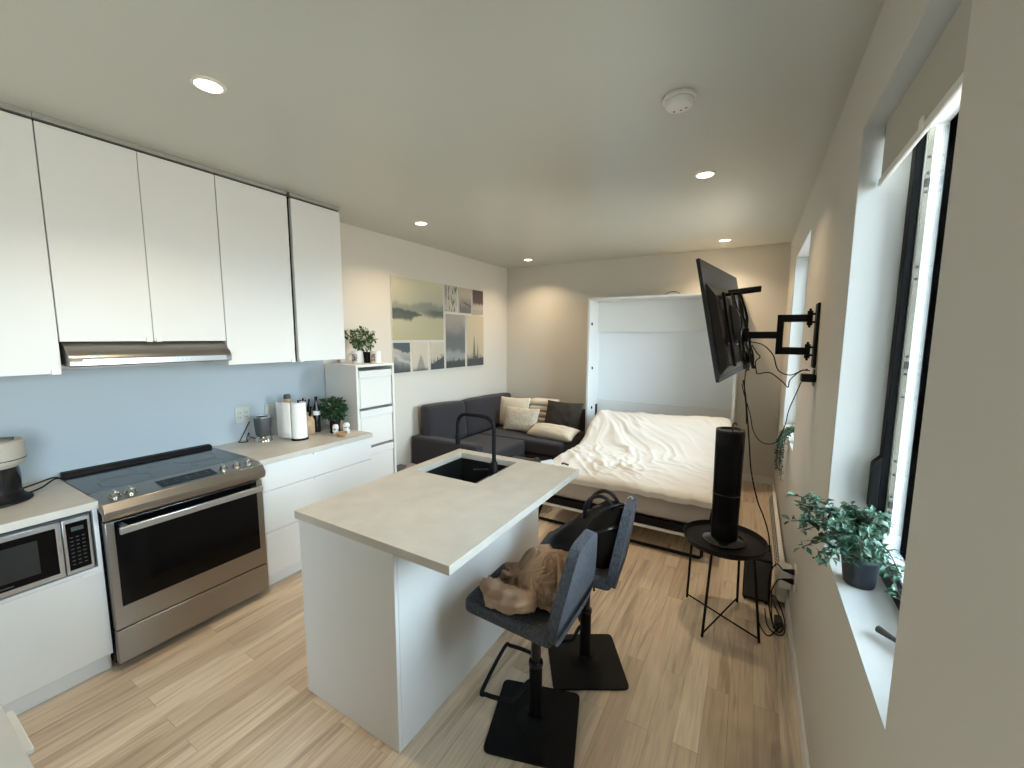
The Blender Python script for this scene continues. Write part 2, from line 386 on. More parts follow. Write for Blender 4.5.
single('cabinet_filler', MB().box(XL+.001, -3.03, 1.8735, 1.8965, 1.53, 2.727), 'black', 'narrow dark filler strip in the gap between the last two wall cabinets', 'filler')

o = single('shade_panel', MB().box(XL+.0003, XL+.004, .142, 2.361, .9155, 1.527), mat('shade_panel_paint', (.375,.42,.45), .5), 'thin panel painting blue grey shade on the wall between worktop and wall cabinets', 'shade_panel')  # blue grey colour imitates the shade on the wall below the cabinets
# range hood
t = thing('range_hood', 'slim stainless steel range hood under the short cabinets', 'range hood', (-3.15,1.02,1.556))
prof = [(XL+.002,1.575),(-2.945,1.560),(-2.930,1.566),(-2.930,1.602),(-2.945,1.625),(-3.03,1.685),(XL+.002,1.685)]
part('hood_body', MB().prism(prof, (0,.652,0), (1,0,0), (0,0,1), (0,.740,0)), 'steel', t, bevel=.002)
part('front_strip', MB().box(-2.9295, -2.9275, .70, 1.36, 1.568, 1.598), 'steelh', t)
mb = MB()
for i in range(5): mb.cyl((-2.927, 1.065+i*.022, 1.583), .005, 0, .003, 10, rot=Matrix.Rotation(R(90), 3, 'Y'))
part('buttons', mb, 'whitep', t)

# ------------------------------------------------------------------ base cabinets and worktops
FX = -2.745
t = thing('microwave_cabinet', 'white base cabinet with an open microwave bay and a door below, left of the cooker', 'cabinet', (-3.05,.39,0))
mb = MB(); mb.box(XL+.001, FX-.001, .628, .645, .10, .876).box(XL+.001, FX-.001, .142, .156, .10, .876).box(XL+.001, FX-.002, .156, .628, .562, .578).box(XL+.001, FX-.02, .156, .628, .10, .562).box(XL+.001, XL+.02, .156, .628, .578, .876)
part('body', mb, 'cabside', t)
d = part('door', MB().box(FX-.019, FX, .145, .644, .102, .560), 'cab', t, bevel=.0015)
part('handle', MB().box(FX+.0003, FX+.013, .565, .640, .550, .563), 'pull', d, bevel=.002)
part('toe_kick', MB().box(XL+.1, FX-.045, .142, .645, .001, .10), 'cabside', t)
t = thing('microwave', 'built-in silver framed microwave with black glass door under the left worktop', 'microwave', (-3.0,.39,.58))
part('case', MB().box(-3.20, FX-.012, .162, .620, .5805, .862), 'darkgrey', t)
part('door', MB().box(FX-.0115, FX+.006, .164, .517, .588, .856), 'steelh', t, bevel=.003)
part('door_glass', MB().box(FX+.0062, FX+.008, .176, .498, .612, .832), 'blackglass', t)
part('viewing_window', MB().box(FX+.0082, FX+.009, .20, .44, .645, .800), 'greyw', t)
part('wordmark', MB().box(FX+.0082, FX+.0088, .25, .358, .6215, .6285), 'glow', t)
cp = part('control_panel', MB().box(FX-.0115, FX+.006, .520, .616, .588, .856), 'steelh', t, bevel=.003)
part('keypad', MB().box(FX+.0062, FX+.008, .531, .605, .606, .838), 'blackglass', cp)
mb = MB()
for r in range(8):
    for c in range(3): mb.box(FX+.0081, FX+.0086, .541+c*.020, .552+c*.020, .630+r*.019, .634+r*.019)
mb.box(FX+.0081, FX+.0086, .548, .59, .795, .815)
part('key_legends', mb, 'glow', cp)

def wt(name, x0, x1, y0, y1, label):
    t = single(name, MB().box(x0, x1, y0, y1, .8775, .915), ['top'], label, 'worktop', bevel=.0015)
    return t
wt('worktop', XL+.001, -2.723, .142, .6475, 'short beige laminate worktop under the coffee maker, left of the cooker')
wt('worktop', XL+.001, -2.723, 1.4135, 2.333, 'beige laminate worktop right of the cooker, holding the paper towel')

t = thing('drawer_cabinet', 'white base cabinet with three wide drawers right of the cooker', 'cabinet', (-3.05,1.87,0))
part('body', MB().box(XL+.001, FX-.021, 1.414, 2.335, .10, .876), 'cabside', t)
part('toe_kick', MB().box(XL+.1, FX-.05, 1.414, 2.335, .001, .10), 'cabside', t)
for a, b in ((.690,.872),(.404,.687),(.102,.401)):
    d = part('drawer', MB().box(FX-.020, FX, 1.4145, 2.3345, a, b), 'cab', t, bevel=.0015)
    part('handle', MB().box(FX+.0003, FX+.014, 1.80, 1.945, b-.010, b+.002), 'pull', d, bevel=.002)

# return worktop beside the camera, lower left of the frame
t = thing('return_cabinet', 'corner of a base cabinet at the lower left edge, white pull on its front', 'cabinet', (-2.0,-.2,0))
part('body', MB().box(-2.66, -.94, -.48, .115, .10, .876), 'cabside', t)
part('toe_kick', MB().box(-2.60, -1.0, -.46, .06, .001, .10), 'cabside', t)
for a, b in ((-2.64,-2.06),(-1.44+.002,-.942)):
    d = part('door', MB().box(a, b, .116, .134, .102, .872), 'cab', t, bevel=.0015)
    if a > -2: part('handle', MB().box(-1.405, -1.235, .1345, .158, .862, .874), 'pull', d, bevel=.002)
dw = part('appliance_front', MB().box(-2.056, -1.442, .116, .136, .102, .872), 'steel', t, bevel=.002, label='stainless steel appliance front')
wt('worktop', -2.70, -.92, -.50, .140, 'corner of grey beige worktop at the lower left edge of the frame')

# ------------------------------------------------------------------ cooker
t = thing('cooker', 'stainless steel slide-in electric cooker with black glass oven door', 'cooker', (-3.05,1.03,0))
Y0, Y1 = .652, 1.410
part('body', MB().box(XL+.01, -2.745, Y0, Y1, .035, .900), 'black', t)
part('glass_cooktop', MB().prism([(-3.31,.903),(-2.875,.903),(-2.865,.920),(-3.31,.920)], (0,Y0-.004,0), (1,0,0), (0,0,1), (0,Y1-Y0+.008,0)), 'cookglass', t)
mb = MB()
for (x, y, r) in ((-3.15,.84,.085),(-3.13,1.22,.11),(-2.98,.83,.11),(-2.97,1.22,.085),(-3.16,1.03,.05)):
    mb.lathe((x,y,.9202), [(r,0),(r,.0004),(r-.002,.0004),(r-.002,0)], 48, cap=False)
part('burner_rings', mb, 'darkgrey', t)
part('rear_vent', MB().prism([(-3.365,.903),(-3.312,.903),(-3.312,.925),(-3.325,.942),(-3.365,.945)], (0,Y0+.006,0), (1,0,0), (0,0,1), (0,Y1-Y0-.012,0)), 'black', t, bevel=.004)
part('control_panel', MB().prism([(-2.868,.902),(-2.700,.845),(-2.700,.812),(-2.676,.815),(-2.662,.835),(-2.662,.862),(-2.690,.898),(-2.862,.9215)], (0,Y0-.004,0), (1,0,0), (0,0,1), (0,Y1-Y0+.008,0)), 'steel', t, bevel=.003)
sl = Matrix.Rotation(math.atan2(.0235,.172), 3, 'Y')
def onp(x): return .9215-(x+2.862)*(.0235/.172)+.0005
dp = part('display', MB().obox((-2.768,1.035,onp(-2.768)+.0006), (.048,.135,.0008), sl), 'blackglass', t)
mb = MB()
for i in range(0,9,2):
    for j in range(2): mb.obox((-2.785+j*.032, .93+i*.026, onp(-2.785+j*.032)+.0017), (.004,.006,.0003), sl)
part('display_legends', mb, 'glow', dp)
for y in (.717,.780,1.215,1.287,1.358):
    mb = MB().lathe((-2.755,y,onp(-2.755)-.001), [(.026,0),(.026,.005),(.021,.007),(.019,.024),(.016,.027),(.001,.027)], 28, rot=sl)
    k = part('knob', mb, 'chrome', t)
    part('knob_grip', MB().obox(Vector((-2.755,y,onp(-2.755)+.029)), (.017,.004,.004), sl), 'steelh', k, bevel=.001)
mb = MB()
d0, d1 = .228, .800
door = part('oven_door', MB().box(-2.743, -2.700, Y0+.002, Y1-.002, d0, d1), 'steel', t, bevel=.004)
part('door_glass', MB().box(-2.6995, -2.697, Y0+.036, Y1-.040, .345, .797), 'blackglass', door, bevel=.001)
hb = MB(); hb.box(-2.652, -2.634, Y0+.04, Y1-.03, .742, .778)
hd = part('handle', hb, 'steelh', door, bevel=.004)
for ya in (Y0+.055, Y1-.075): part('handle_bracket', MB().box(-2.6965, -2.6525, ya, ya+.025, .748, .772), 'steel', hd, bevel=.002)
part('storage_drawer', MB().box(-2.743, -2.700, Y0+.002, Y1-.002, .045, d0-.006), 'steel', t, bevel=.004)
for x in (-3.25,-2.80):
    for y in (Y0+.06, Y1-.06): part('leg', MB().cyl((x,y,.001), .018, 0, .033, 12), 'black', t)

# ------------------------------------------------------------------ things on the left worktop: coffee maker
bx, by = -3.105, .385
t = thing('coffee_maker', 'coffee maker with black body and taupe lid on the left worktop', 'coffee maker', (bx,by,.916))
part('base', MB().lathe((bx,by,.916), [(.118,0),(.124,.004),(.122,.012),(.100,.026),(.090,.05)], 40), 'black', t)
part('water_tank', MB().lathe((bx,by,.960), [(.090,0),(.092,.08),(.086,.145)], 40), 'blackgloss', t)
part('lid', MB().lathe((bx,by,1.090), [(.094,0),(.114,.022),(.117,.034),(.115,.118),(.108,.126),(.001,.130)], 40, cap=False), 'taupe', t)
part('lid_seam', MB().lathe((bx,by,1.090), [(.1175,.036),(.1182,.038),(.1175,.040)], 40, cap=False), 'black', t)
part('lid_handle', MB().prism(rpoly([(-.085,-.018),(.085,-.018),(.085,.018),(-.085,.018)], .012), (bx,by,1.216), (.3,.95,0), (-.95,.3,0), (0,0,.012)), 'darkgrey', t, bevel=.002)
part('power_cord', MB().tube([(bx+.0,by+.09,.960),(bx-.03,by+.15,.965),(bx-.12,by+.22,.955),(bx-.19,by+.262,.9225)], .0042, 8, smooth=8)
     .tube([(bx+.02,by+.10,.935),(bx-.04,by+.16,.935),(bx-.14,by+.225,.940),(bx-.205,by+.268,.9225)], .0042, 8, smooth=8), 'black', t)

# wall outlets
t = thing('wall_outlet', 'white double outlet plate on the wall left of the blender', 'outlet', (XL,1.645,1.06))
part('plate', MB().box(XL+.0045, XL+.011, 1.592, 1.700, 1.055, 1.180), 'plate', t, bevel=.003)
for yy in (1.622, 1.670):
    s_ = part('socket', MB().box(XL+.0113, XL+.0132, yy-.016, yy+.016, 1.083, 1.152), 'plate', t, bevel=.001)
    mb = MB()
    for z in (1.10,1.135): mb.box(XL+.0133, XL+.0138, yy-.008, yy-.005, z-.006, z+.006).box(XL+.0133, XL+.0138, yy+.005, yy+.008, z-.006, z+.006)
    part('slots', mb, 'darkgrey', s_)
t = thing('wall_outlet', 'white outlet plate behind the blender, nearer the paper towel', 'outlet', (XL,1.85,1.06))
part('plate', MB().box(XL+.0045, XL+.011, 1.815, 1.885, 1.055, 1.170), 'plate', t, bevel=.003)
part('socket', MB().box(XL+.0113, XL+.0132, 1.834, 1.866, 1.080, 1.145), 'plate', t, bevel=.001)

# blender
bx, by = -3.225, 1.715
t = thing('blender_base', 'compact blender base, dark grey cup holder on a silver foot', 'blender', (bx,by,.916))
part('foot', MB().lathe((bx,by,.916), [(.058,0),(.062,.004),(.060,.014),(.050,.034),(.044,.042)], 36), 'chrome', t)
part('motor_housing', MB().lathe((bx,by,.957), [(.043,0),(.052,.02),(.057,.08),(.059,.130),(.057,.143)], 36), 'darkgrey', t)
part('rim', MB().lathe((bx,by,1.1005), [(.057,0),(.058,.008),(.048,.008),(.046,0)], 36, cap=False), 'steelh', t)
part('cup_recess', MB().cyl((bx,by,1.1008), .045, 0, .003, 30), 'black', t)
part('power_cord', MB().tube([(bx-.05,by-.02,.93),(bx-.08,by-.06,.95),(bx-.11,by-.05,.975),(bx-.10,by-.075,.93),(bx-.06,by-.085,.92),(bx-.10,by-.13,.9195),(bx-.130,by-.10,.930),(bx-.128,by-.03,1.06)], .0032, 8, smooth=8), 'black', t)

# paper towel holder
bx, by = -3.035, 1.89
t = thing('paper_towel_holder', 'white paper towel roll on a black stand, loose sheet hanging off its left', 'paper towel', (bx,by,.916))
part('stand', MB().lathe((bx,by,.916), [(.062,0),(.062,.006),(.058,.010),(.012,.010)], 36).cyl((bx,by,.926), .007, 0, .300, 12), 'black', t)
part('paper_roll', MB().lathe((bx,by,.931), [(.020,0),(.054,0),(.0545,.277),(.020,.277)], 40, cap=False), 'paper', t)
def sheet(u, v):
    a = PI*1.02; L_ = u*.178
    x0 = bx-.02-L_*.98; y0 = by-.055-.012*math.sin(u*PI*1.5)-.02*u
    return (x0, y0, .928+v*.280+.004*math.sin(u*6))
part('loose_sheet', MB().grid(sheet, 14, 6), 'paper', t, solid=.0012)

# behind the roll: pepper mill, knife block
bx, by = -3.245, 1.930
t = thing('pepper_mill', 'wooden pepper mill showing just above the paper towel sheet', 'pepper mill', (bx,by,.916))
part('mill_body', MB().lathe((bx,by,.916), [(.026,0),(.027,.02),(.020,.08),(.022,.16),(.026,.25),(.026,.30)], 24), 'dwood', t)
part('mill_cap', MB().lathe((bx,by,1.2165), [(.026,0),(.027,.02),(.022,.034),(.006,.036)], 24), 'darkgrey', t)
bx, by = -3.165, 2.025
t = thing('knife_block', 'light wooden knife block holding black handled knives beside the paper towel', 'knife block', (bx,by,.916))
part('block', MB().prism([(-.045,0),(.06,0),(.06,.11),(-.02,.20),(-.045,.20)], (bx,by-.05,.916), (1,0,0), (0,0,1), (0,.095,0)), 'dwood', t, bevel=.004)
for i, (dx, dy, h_, ) in enumerate([(-.025,-.035,.12),(-.025,-.012,.13),(.0,-.03,.125),(-.01,.03,.13),(.02,.028,.10),(-.028,.012,.11)]):
    s0 = Vector((bx+dx, by+dy, 1.09 - max(0, dx+.02)*1.0)); d_ = Vector((.30,-.05,1)).normalized()
    part('knife_handle', MB().tube([s0, s0+d_*h_*.35, s0+d_*h_*.75, s0+d_*h_], lambda q: .0085+.003*math.sin(q*6), 8), 'black', t)
bx, by = -3.155, 2.122
t = thing('dark_bottle', 'slim black bottle with white label standing between knives and green plant', 'bottle', (bx,by,.916))
part('glass_body', MB().lathe((bx,by,.916), [(.026,0),(.028,.01),(.028,.20),(.012,.245),(.012,.29),(.014,.30)], 24), 'blackgloss', t)
part('label', MB().lathe((bx,by,.916), [(.0285,.145),(.0285,.18)], 24, cap=False), 'paper', t)

# foliage helper
def foliage(c, r, n, ln, w, droop=.2, shell=.45, seed=1, fn=None):
    rnd = random.Random(seed); mb = MB(); c = Vector(c)
    for i in range(n):
        d = Vector((rnd.gauss(0,1), rnd.gauss(0,1), rnd.gauss(0,1))).normalized()
        q = shell+(1-shell)*rnd.random()
        p = c+Vector((d.x*r[0], d.y*r[1], d.z*r[2]))*q
        if fn: p = fn(p, d, rnd)
        dd = (d+Vector((rnd.gauss(0,.5), rnd.gauss(0,.5), rnd.gauss(0,.5)-droop))).normalized()
        nr = (d+Vector((0,0,.8))+Vector((rnd.gauss(0,.4), rnd.gauss(0,.4), rnd.gauss(0,.3)))).normalized()
        k = rnd.uniform(.7,1.25); mb.leaf(p, dd, nr, ln*k, w*k)
    return mb
def stems(c, ends, r=.002):
    mb = MB()
    for e in ends:
        c_, e_ = Vector(c), Vector(e); m_ = (c_+e_)/2+Vector((0,0,(e_-c_).length*.12)); mb.tube([c_, m_, e_], r, 6, smooth=5)
    return mb
bx, by = -3.105, 2.275
t = thing('potted_herb', 'leafy dark green plant in a brown pot on the right worktop', 'potted plant', (bx,by,.916))
part('pot', MB().lathe((bx,by,.916), [(.040,0),(.052,.085),(.054,.09),(.048,.09),(.045,.07)], 28), 'wood', t)
part('soil', MB().cyl((bx,by,.985), .046, 0, .008, 20), 'soil', t)
part('stems', stems((bx,by,.99), [(bx+.05,by+.02,1.10),(bx-.06,by+.01,1.12),(bx,by-.06,1.10),(bx+.02,by+.03,1.14),(bx-.02,by-.02,1.15)]), 'stem', t)
part('leaves', foliage((bx+.02,by-.045,1.10), (.125,.08,.095), 420, .042, .026, seed=3), ['leafd'], t)
bx, by = -3.005, 2.185
t = thing('storage_tin', 'round black tin behind the two small white jars', 'tin', (bx,by,.916))
part('tin_body', MB().cyl((bx,by,.916), .040, 0, .105, 28), 'black', t); part('tin_lid', MB().cyl((bx,by,1.0215), .042, 0, .014, 28), 'blackgloss', t)
for (bx, by, r_, l) in ((-2.93,2.135,.024,'small white printed jar on the worktop, left one of two'), (-2.915,2.225,.030,'wider white printed jar on the worktop, right one of two')):
    t = thing('spice_jar', l, 'jar', (bx,by,.916), 'small white jars at the end of the worktop')
    o = part('jar_body', MB().grid(lambda u, v: (bx+r_*math.cos(2*PI*u), by+r_*math.sin(2*PI*u), .917+.068*v), 32, 16, cu=True), 'printc', t)
    ink(o, lambda co: (.78,.76,.74) if noise.noise(Vector((co.x*60, co.y*60, co.z*50+9))) < .12 or co.z < .01 or co.z > .055 else (.16,.2,.28))
    part('jar_base', MB().cyl((bx,by,.9163), r_, 0, .0006, 24), 'ceramic', t)
    part('jar_cap', MB().lathe((bx,by,.985), [(r_,0),(r_*.8,.006),(r_*.75,.014),(r_*.3,.018),(.001,.019)], 24, cap=False), 'ceramic', t)
bx, by = -2.848, 2.130
single('wooden_bowl', MB().lathe((bx,by,.9155), [(.022,.0),(.026,.001),(.044,.022),(.046,.030),(.041,.030),(.03,.008),(.001,.006)], 32, cap=True), 'wood', 'small shallow wooden bowl in front of the white jars', 'bowl')

# ------------------------------------------------------------------ tall drawer tower with mugs and plant on top
t = thing('drawer_tower', 'tall narrow white storage tower with stacked bin fronts at the end of the worktop', 'storage tower', (-3.15,2.585,0))
tx, ty0, ty1, tz = -2.935, 2.362, 2.795, 1.474
mb = MB(); mb.box(XL+.02, tx, ty0, ty0+.022, .03, tz-.0).box(XL+.02, tx, ty1-.022, ty1, .03, tz).box(XL+.02, tx, ty0+.022, ty1-.022, tz-.022, tz).box(XL+.02, tx, ty0+.022, ty1-.022, .03, .052).box(XL+.02, XL+.035, ty0+.022, ty1-.022, .052, tz-.022)
part('frame', mb, 'trim', t, bevel=.002)
zs = [.058, .372, .728, 1.078, 1.432]
for a, b in zip(zs[:-1], zs[1:]):
    mb = MB(); y0, y1 = ty0+.032, ty1-.028
    part('bin_front', MB().box(tx-.36, tx-.012, y0, y1, a+.008, b-.014).box(tx-.012, tx-.002, y0, y1, b-.075, b-.014), 'cab', t, bevel=.004)
    mb.box(tx-.0118, tx-.006, y0+.010, y1-.010, a+.014, b-.082)
    part('bin_panel', mb, 'trim', t, bevel=.002)
for yy in (ty0+.03, ty1-.03):
    for xx in (tx-.03, XL+.06): part('foot', MB().cyl((xx,yy,.001), .014, 0, .029, 12), 'whitep', t)
def mug(bx, by, label, hdir, plantlike):
    t = thing('mug', label, 'mug', (bx,by,tz+.001), 'mugs on the storage tower')
    def surf(u, v): return (bx+.050*math.cos(2*PI*u), by+.050*math.sin(2*PI*u), tz+.002+.11*v)
    o = part('mug_body', MB().grid(surf, 40, 24, cu=True).lathe((bx,by,tz+.001), [(.050,.111),(.045,.111),(.045,.01),(.001,.01)], 40, cap=False), 'printc', t)
    ca = R(hdir)+PI/2+.9
    def col(co):
        a = math.atan2(co.y, co.x); z = co.z
        if abs(((a-R(-70)+PI) % (2*PI))-PI) < .55 and .02 < z < .085 and math.hypot(co.x,co.y) > .048:
            return (.22,.12,.12) if noise.noise(Vector((a*9, z*160, plantlike))) > -.1 else (.7,.66,.66)
        return (.80,.77,.74)
    ink(o, col)
    h = R(hdir); d = Vector((math.cos(h), math.sin(h), 0)); c_ = Vector((bx,by,tz+.05))
    part('handle', MB().tube([c_+d*.048+Vector((0,0,.035)), c_+d*.070+Vector((0,0,.033)), c_+d*.083+Vector((0,0,.0)), c_+d*.070+Vector((0,0,-.030)), c_+d*.048+Vector((0,0,-.028))], .0055, 10, smooth=6), 'mughandle', t)
mug(-3.158, 2.562, 'white printed mug on the storage tower, handle to the left', 215, 1.)
mug(-3.035, 2.672, 'white printed mug on the storage tower, right of the first mug', -45, 5.)
bx, by = -3.135, 2.655
t = thing('potted_plant', 'small bushy variegated plant in a black pot on the storage tower', 'potted plant', (bx,by,tz+.001))
part('pot', MB().lathe((bx,by,tz+.001), [(.028,0),(.036,.10),(.033,.10),(.031,.09)], 24), 'black', t)
part('soil', MB().cyl((bx,by,tz+.088), .032, 0, .005, 20), 'soil', t)
part('stems', stems((bx,by,tz+.09), [(bx+.05,by,tz+.2),(bx-.07,by,tz+.21),(bx,by-.06,tz+.22),(bx-.02,by+.03,tz+.24)]), 'stem', t)
mb = foliage((bx-.02,by-.03,tz+.225), (.125,.10,.095), 330, .042, .028, seed=5)
for i in range(0, len(mb.m), 4):
    if random.random() < .18: mb.m[i:i+4] = [1]*4
part('leaves', mb, ['leafm','leafp'], t)
bx, by = -3.30, 2.52
t = thing('sprig_vase', 'tall pale vase with a small sprig, half hidden behind the last wall cabinet', 'vase', (bx,by,tz+.001))
part('vase', MB().lathe((bx,by,tz+.001), [(.028,0),(.034,.02),(.026,.10),(.024,.20),(.030,.225),(.027,.225)], 28), 'ceramic', t)
part('sprig', foliage((bx,by,tz+.255), (.05,.05,.035), 60, .035, .022, seed=8), 'leafm', t)

# ------------------------------------------------------------------ island
t = thing('kitchen_island', 'white kitchen island with a plain end panel and tall side panel', 'kitchen island', (-1.47,1.7,0))
part('end_panel', MB().box(-1.781, -1.166, 1.080, 1.098, .001, .8765), 'cabside', t, bevel=.001)
part('side_panel', MB().box(-1.183, -1.165, 1.0985, 2.345, .001, .8765), 'cab', t, bevel=.001)
mb = MB().box(-1.760, -1.1835, 1.0985, 1.79, .10, .8765).box(-1.760, -1.1835, 2.29, 2.30, .10, .8765).box(-1.760,-1.745,1.79,2.29,.10,.8765).box(-1.198,-1.1835,1.79,2.29,.10,.8765).box(-1.745,-1.198,1.79,2.29,.10,.62)
part('body', mb, 'cabside', t)
part('toe_kick', MB().box(-1.715, -1.19, 1.0985, 2.30, .001, .0995), 'cabside', t)
for a, b in ((1.100,1.70),(1.70,2.30)):
    d = part('door', MB().box(-1.7795, -1.7605, a+.001, b-.001, .102, .868), 'cab', t, bevel=.001)
    part('handle', MB().box(-1.794, -1.780, b-.12, b-.04, .858, .869), 'pull', d, bevel=.002)
# worktop with the sink cut-out
ix0, ix1, iy0, iy1 = -1.800, -.8815, 1.0725, 2.355
iy1 = 2.325
sx0, sx1, sy0, sy1 = -1.727, -1.279, 1.800, 2.250
xs = [ix0, sx0, sx1, ix1]; ysl = [iy0, sy0, sy1, iy1]; vs = []; idx = {}
for k, z in enumerate((.8775, .915)):
    for j, y in enumerate(ysl):
        for i, x in enumerate(xs): idx[(i,j,k)] = len(vs); vs.append((x,y,z))
fs = []
for j in range(3):
    for i in range(3):
        if (i, j) == (1, 1): continue
        for k in (0, 1): fs.append((idx[i,j,k], idx[i+1,j,k], idx[i+1,j+1,k], idx[i,j+1,k]))
for i in range(3):
    fs.append((idx[i,0,0], idx[i+1,0,0], idx[i+1,0,1], idx[i,0,1])); fs.append((idx[i,3,0], idx[i+1,3,0], idx[i+1,3,1], idx[i,3,1]))
    fs.append((idx[0,i,0], idx[0,i+1,0], idx[0,i+1,1], idx[0,i,1])); fs.append((idx[3,i,0], idx[3,i+1,0], idx[3,i+1,1], idx[3,i,1]))
fs += [(idx[1,1,0], idx[2,1,0], idx[2,1,1], idx[1,1,1]), (idx[1,2,0], idx[2,2,0], idx[2,2,1], idx[1,2,1]), (idx[1,1,0], idx[1,2,0], idx[1,2,1], idx[1,1,1]), (idx[2,1,0], idx[2,2,0], idx[2,2,1], idx[2,1,1])]
single('island_worktop', MB().add(vs, fs), 'top', 'beige laminate island worktop with a square sink cut-out', 'worktop', bevel=.0015)
t = thing('sink', 'black square undermount sink in the island worktop', 'sink', (-1.5,2.02,.66))
mb = MB(); a0, a1, b0, b1, zt_, w_ = sx0-.012, sx1+.012, sy0-.006, sy1+.012, .8765, .012
a0, a1 = -1.742, -1.2; a1 = -1.262
mb.box(a0, sx0+.004, b0, b1, .68, zt_).box(-1.352, a1, b0, b1, .866, zt_).box(-1.352, -1.340, b0, b1, .68, .866).box(sx0+.004, -1.352, b0, sy0+.008, .68, zt_).box(sx0+.004, -1.352, sy1-.004, b1, .68, zt_).box(a0, -1.340, b0, b1, .668, .68)
part('basin', mb, mat('sink_composite', (.012,.013,.013), .3), t)
part('drain', MB().lathe((-1.55,2.02,.6802), [(.042,0),(.042,.004),(.03,.005),(.028,.001),(.001,.001)], 28, cap=False), 'chrome', t)
t = thing('kitchen_tap', 'matt black gooseneck tap standing on the sink ledge', 'tap', (-1.309,2.025,.877))
fx, fy = -1.309, 2.025
part('base', MB().lathe((fx,fy,.877), [(.026,0),(.026,.008),(.022,.012),(.022,.085),(.018,.095),(.014,.10)], 28), 'blackm', t)
sp = [(fx,fy,.96),(fx,fy,1.08),(fx,fy,1.17),(fx-.012,fy,1.212),(fx-.045,fy,1.238),(fx-.09,fy,1.245),(fx-.19,fy,1.245),(fx-.232,fy,1.238),(fx-.262,fy,1.212),(fx-.272,fy,1.17),(fx-.272,fy,1.10)]
part('spout', MB().tube(sp, .0125, 14, smooth=5), 'blackm', t)
part('spray_head', MB().cyl((fx-.272,fy,1.045), .0165, 0, .065, 20), 'blackm', t)
part('lever', MB().tube([(fx-.02,fy-.006,.925),(fx-.05,fy-.03,.925),(fx-.105,fy-.065,.926)], .0062, 10, smooth=4), 'blackm', t)

# ------------------------------------------------------------------ bar stools (built at the origin, sitting towards -x)
def make_stool():
    t = thing('bar_stool', 'x', 'bar stool', (0,0,0), 'grey fabric bar stools at the island')
    part('base_plate', MB().prism(rpoly([(-.188,-.188),(.188,-.188),(.188,.188),(-.188,.188)], .03), (0,0,.001), (1,0,0), (0,1,0), (0,0,.010)).lathe((0,0,.011), [(.085,0),(.05,.005),(.034,.016),(.03,.03)], 32), 'blackm', t, bevel=.002)
    part('lower_column', MB().cyl((0,0,.03), .029, 0, .25, 24), 'blackm', t)
    part('gas_lift', MB().cyl((0,0,.25), .022, 0, .28, 24).lathe((0,0,.27), [(.031,0),(.033,.01),(.031,.022)], 24), 'blackgloss', t)
    part('under_plate', MB().box(-.09,.09,-.09,.09,.527,.539), 'blackm', t, bevel=.003)
    part('lever', MB().tube([(0,-.02,.52),(.06,-.12,.515),(.075,-.155,.505)], .005, 8, smooth=4), 'blackm', t)
    return t
def seat_parts(t):
    # seat pan: rounded slab; backrest: tapering rounded slab leaning outward
    pan = rpoly([(-.225,-.185),(.205,-.205),(.215,0),(.205,.205),(-.225,.185)], [.05,.03,.03,.03,.05])
    part('seat', MB().prism(pan, (-.045,0,.541), (1,0,0), (0,1,0), (0,0,.062)), 'stool', t, bevel=.026, seg=4)
    def back(u, v):                       # u around the outline, v unused
        pass
    bk = rpoly([(-.205,0),(.205,0),(.205,.13),(.105,.385),(-.105,.385),(-.205,.13)], [.085,.085,.09,.06,.06,.09], 8)
    up = Vector((.055,0,.36)).normalized(); n = up.cross(Vector((0,1,0))).normalized()
    part('backrest', MB().prism(bk, (.133,0,.545), (0,1,0), up, -n*.042), 'stool', t, bevel=.017, seg=4)
s1 = make_stool(); seat_parts(s1)
fr = part('footrest', MB().tube([(.0,.0,.20),(-.03,-.03,.20),(-.055,-.125,.20),(-.09,-.145,.20),(-.175,-.15,.20),(-.20,-.13,.20),(-.20,.13,.20),(-.175,.15,.20),(-.09,.145,.20),(-.055,.125,.20),(-.03,.03,.20)], .009, 10, closed=True, smooth=5), 'blackm', s1)
s1.location = (-.752, 1.505, 0); s1.rotation_euler = (0,0,0)
s1['label'] = 'nearer grey fabric bar stool with a tan jacket on its seat'
s2 = dup(s1, (-.685, 1.955, 0), label='farther grey fabric bar stool holding the black bag')
for s, a, k in ((s1, R(17), 1.), (s2, R(25), 1.)):
    for ch in s.children:
        if ch.name.startswith('base_plate'): ch.rotation_euler = (0,0,a); ch.location = (.004,-.012,0)
        if ch.name.startswith('footrest'): ch.rotation_euler = (0,0,R(10))
s2.rotation_euler = (0,0,R(6))

# tan jacket heaped on the nearer stool
def heap(mb, cx, cy, z0, rx, ry, hgt, nu=72, nv=30, seed=0, sharp=.6, fold=.03, rot=0, hf=None, top=None):
    def f(u, v):
        a = 2*PI*u; rr = v; wob = 1+.13*noise.noise(Vector((math.cos(a)*1.6+seed, math.sin(a)*1.6, 3)))+.05*noise.noise(Vector((math.cos(a)*5+seed, math.sin(a)*5, 8)))
        x = rx*wob*rr*math.cos(a); y = ry*wob*rr*math.sin(a)
        h = (1-rr**3.2)**.55*hgt
        if hf: h *= hf(x/rx, y/ry)
        q = Vector((x*5+seed, y*5, 1.3)); w = Vector((noise.noise(q), noise.noise(q+Vector((5,2,1))), 0))
        r1 = 1-abs(noise.noise(Vector((x*5+y*4+seed, y*11-x*5, 0))+w*.9))*2.2; r2 = 1-abs(noise.noise(Vector((x*9+y*8-seed, y*22-x*9, 4))+w))*2.2
        h += fold*(r1*.9+r2*.4)*(1-rr**5)*min(1, h/hgt*2)
        c_, s_ = math.cos(rot), math.sin(rot)
        return (cx+x*c_-y*s_, cy+x*s_+y*c_, z0+max(0., h))
    mb.grid(f, nu, nv, cu=True)
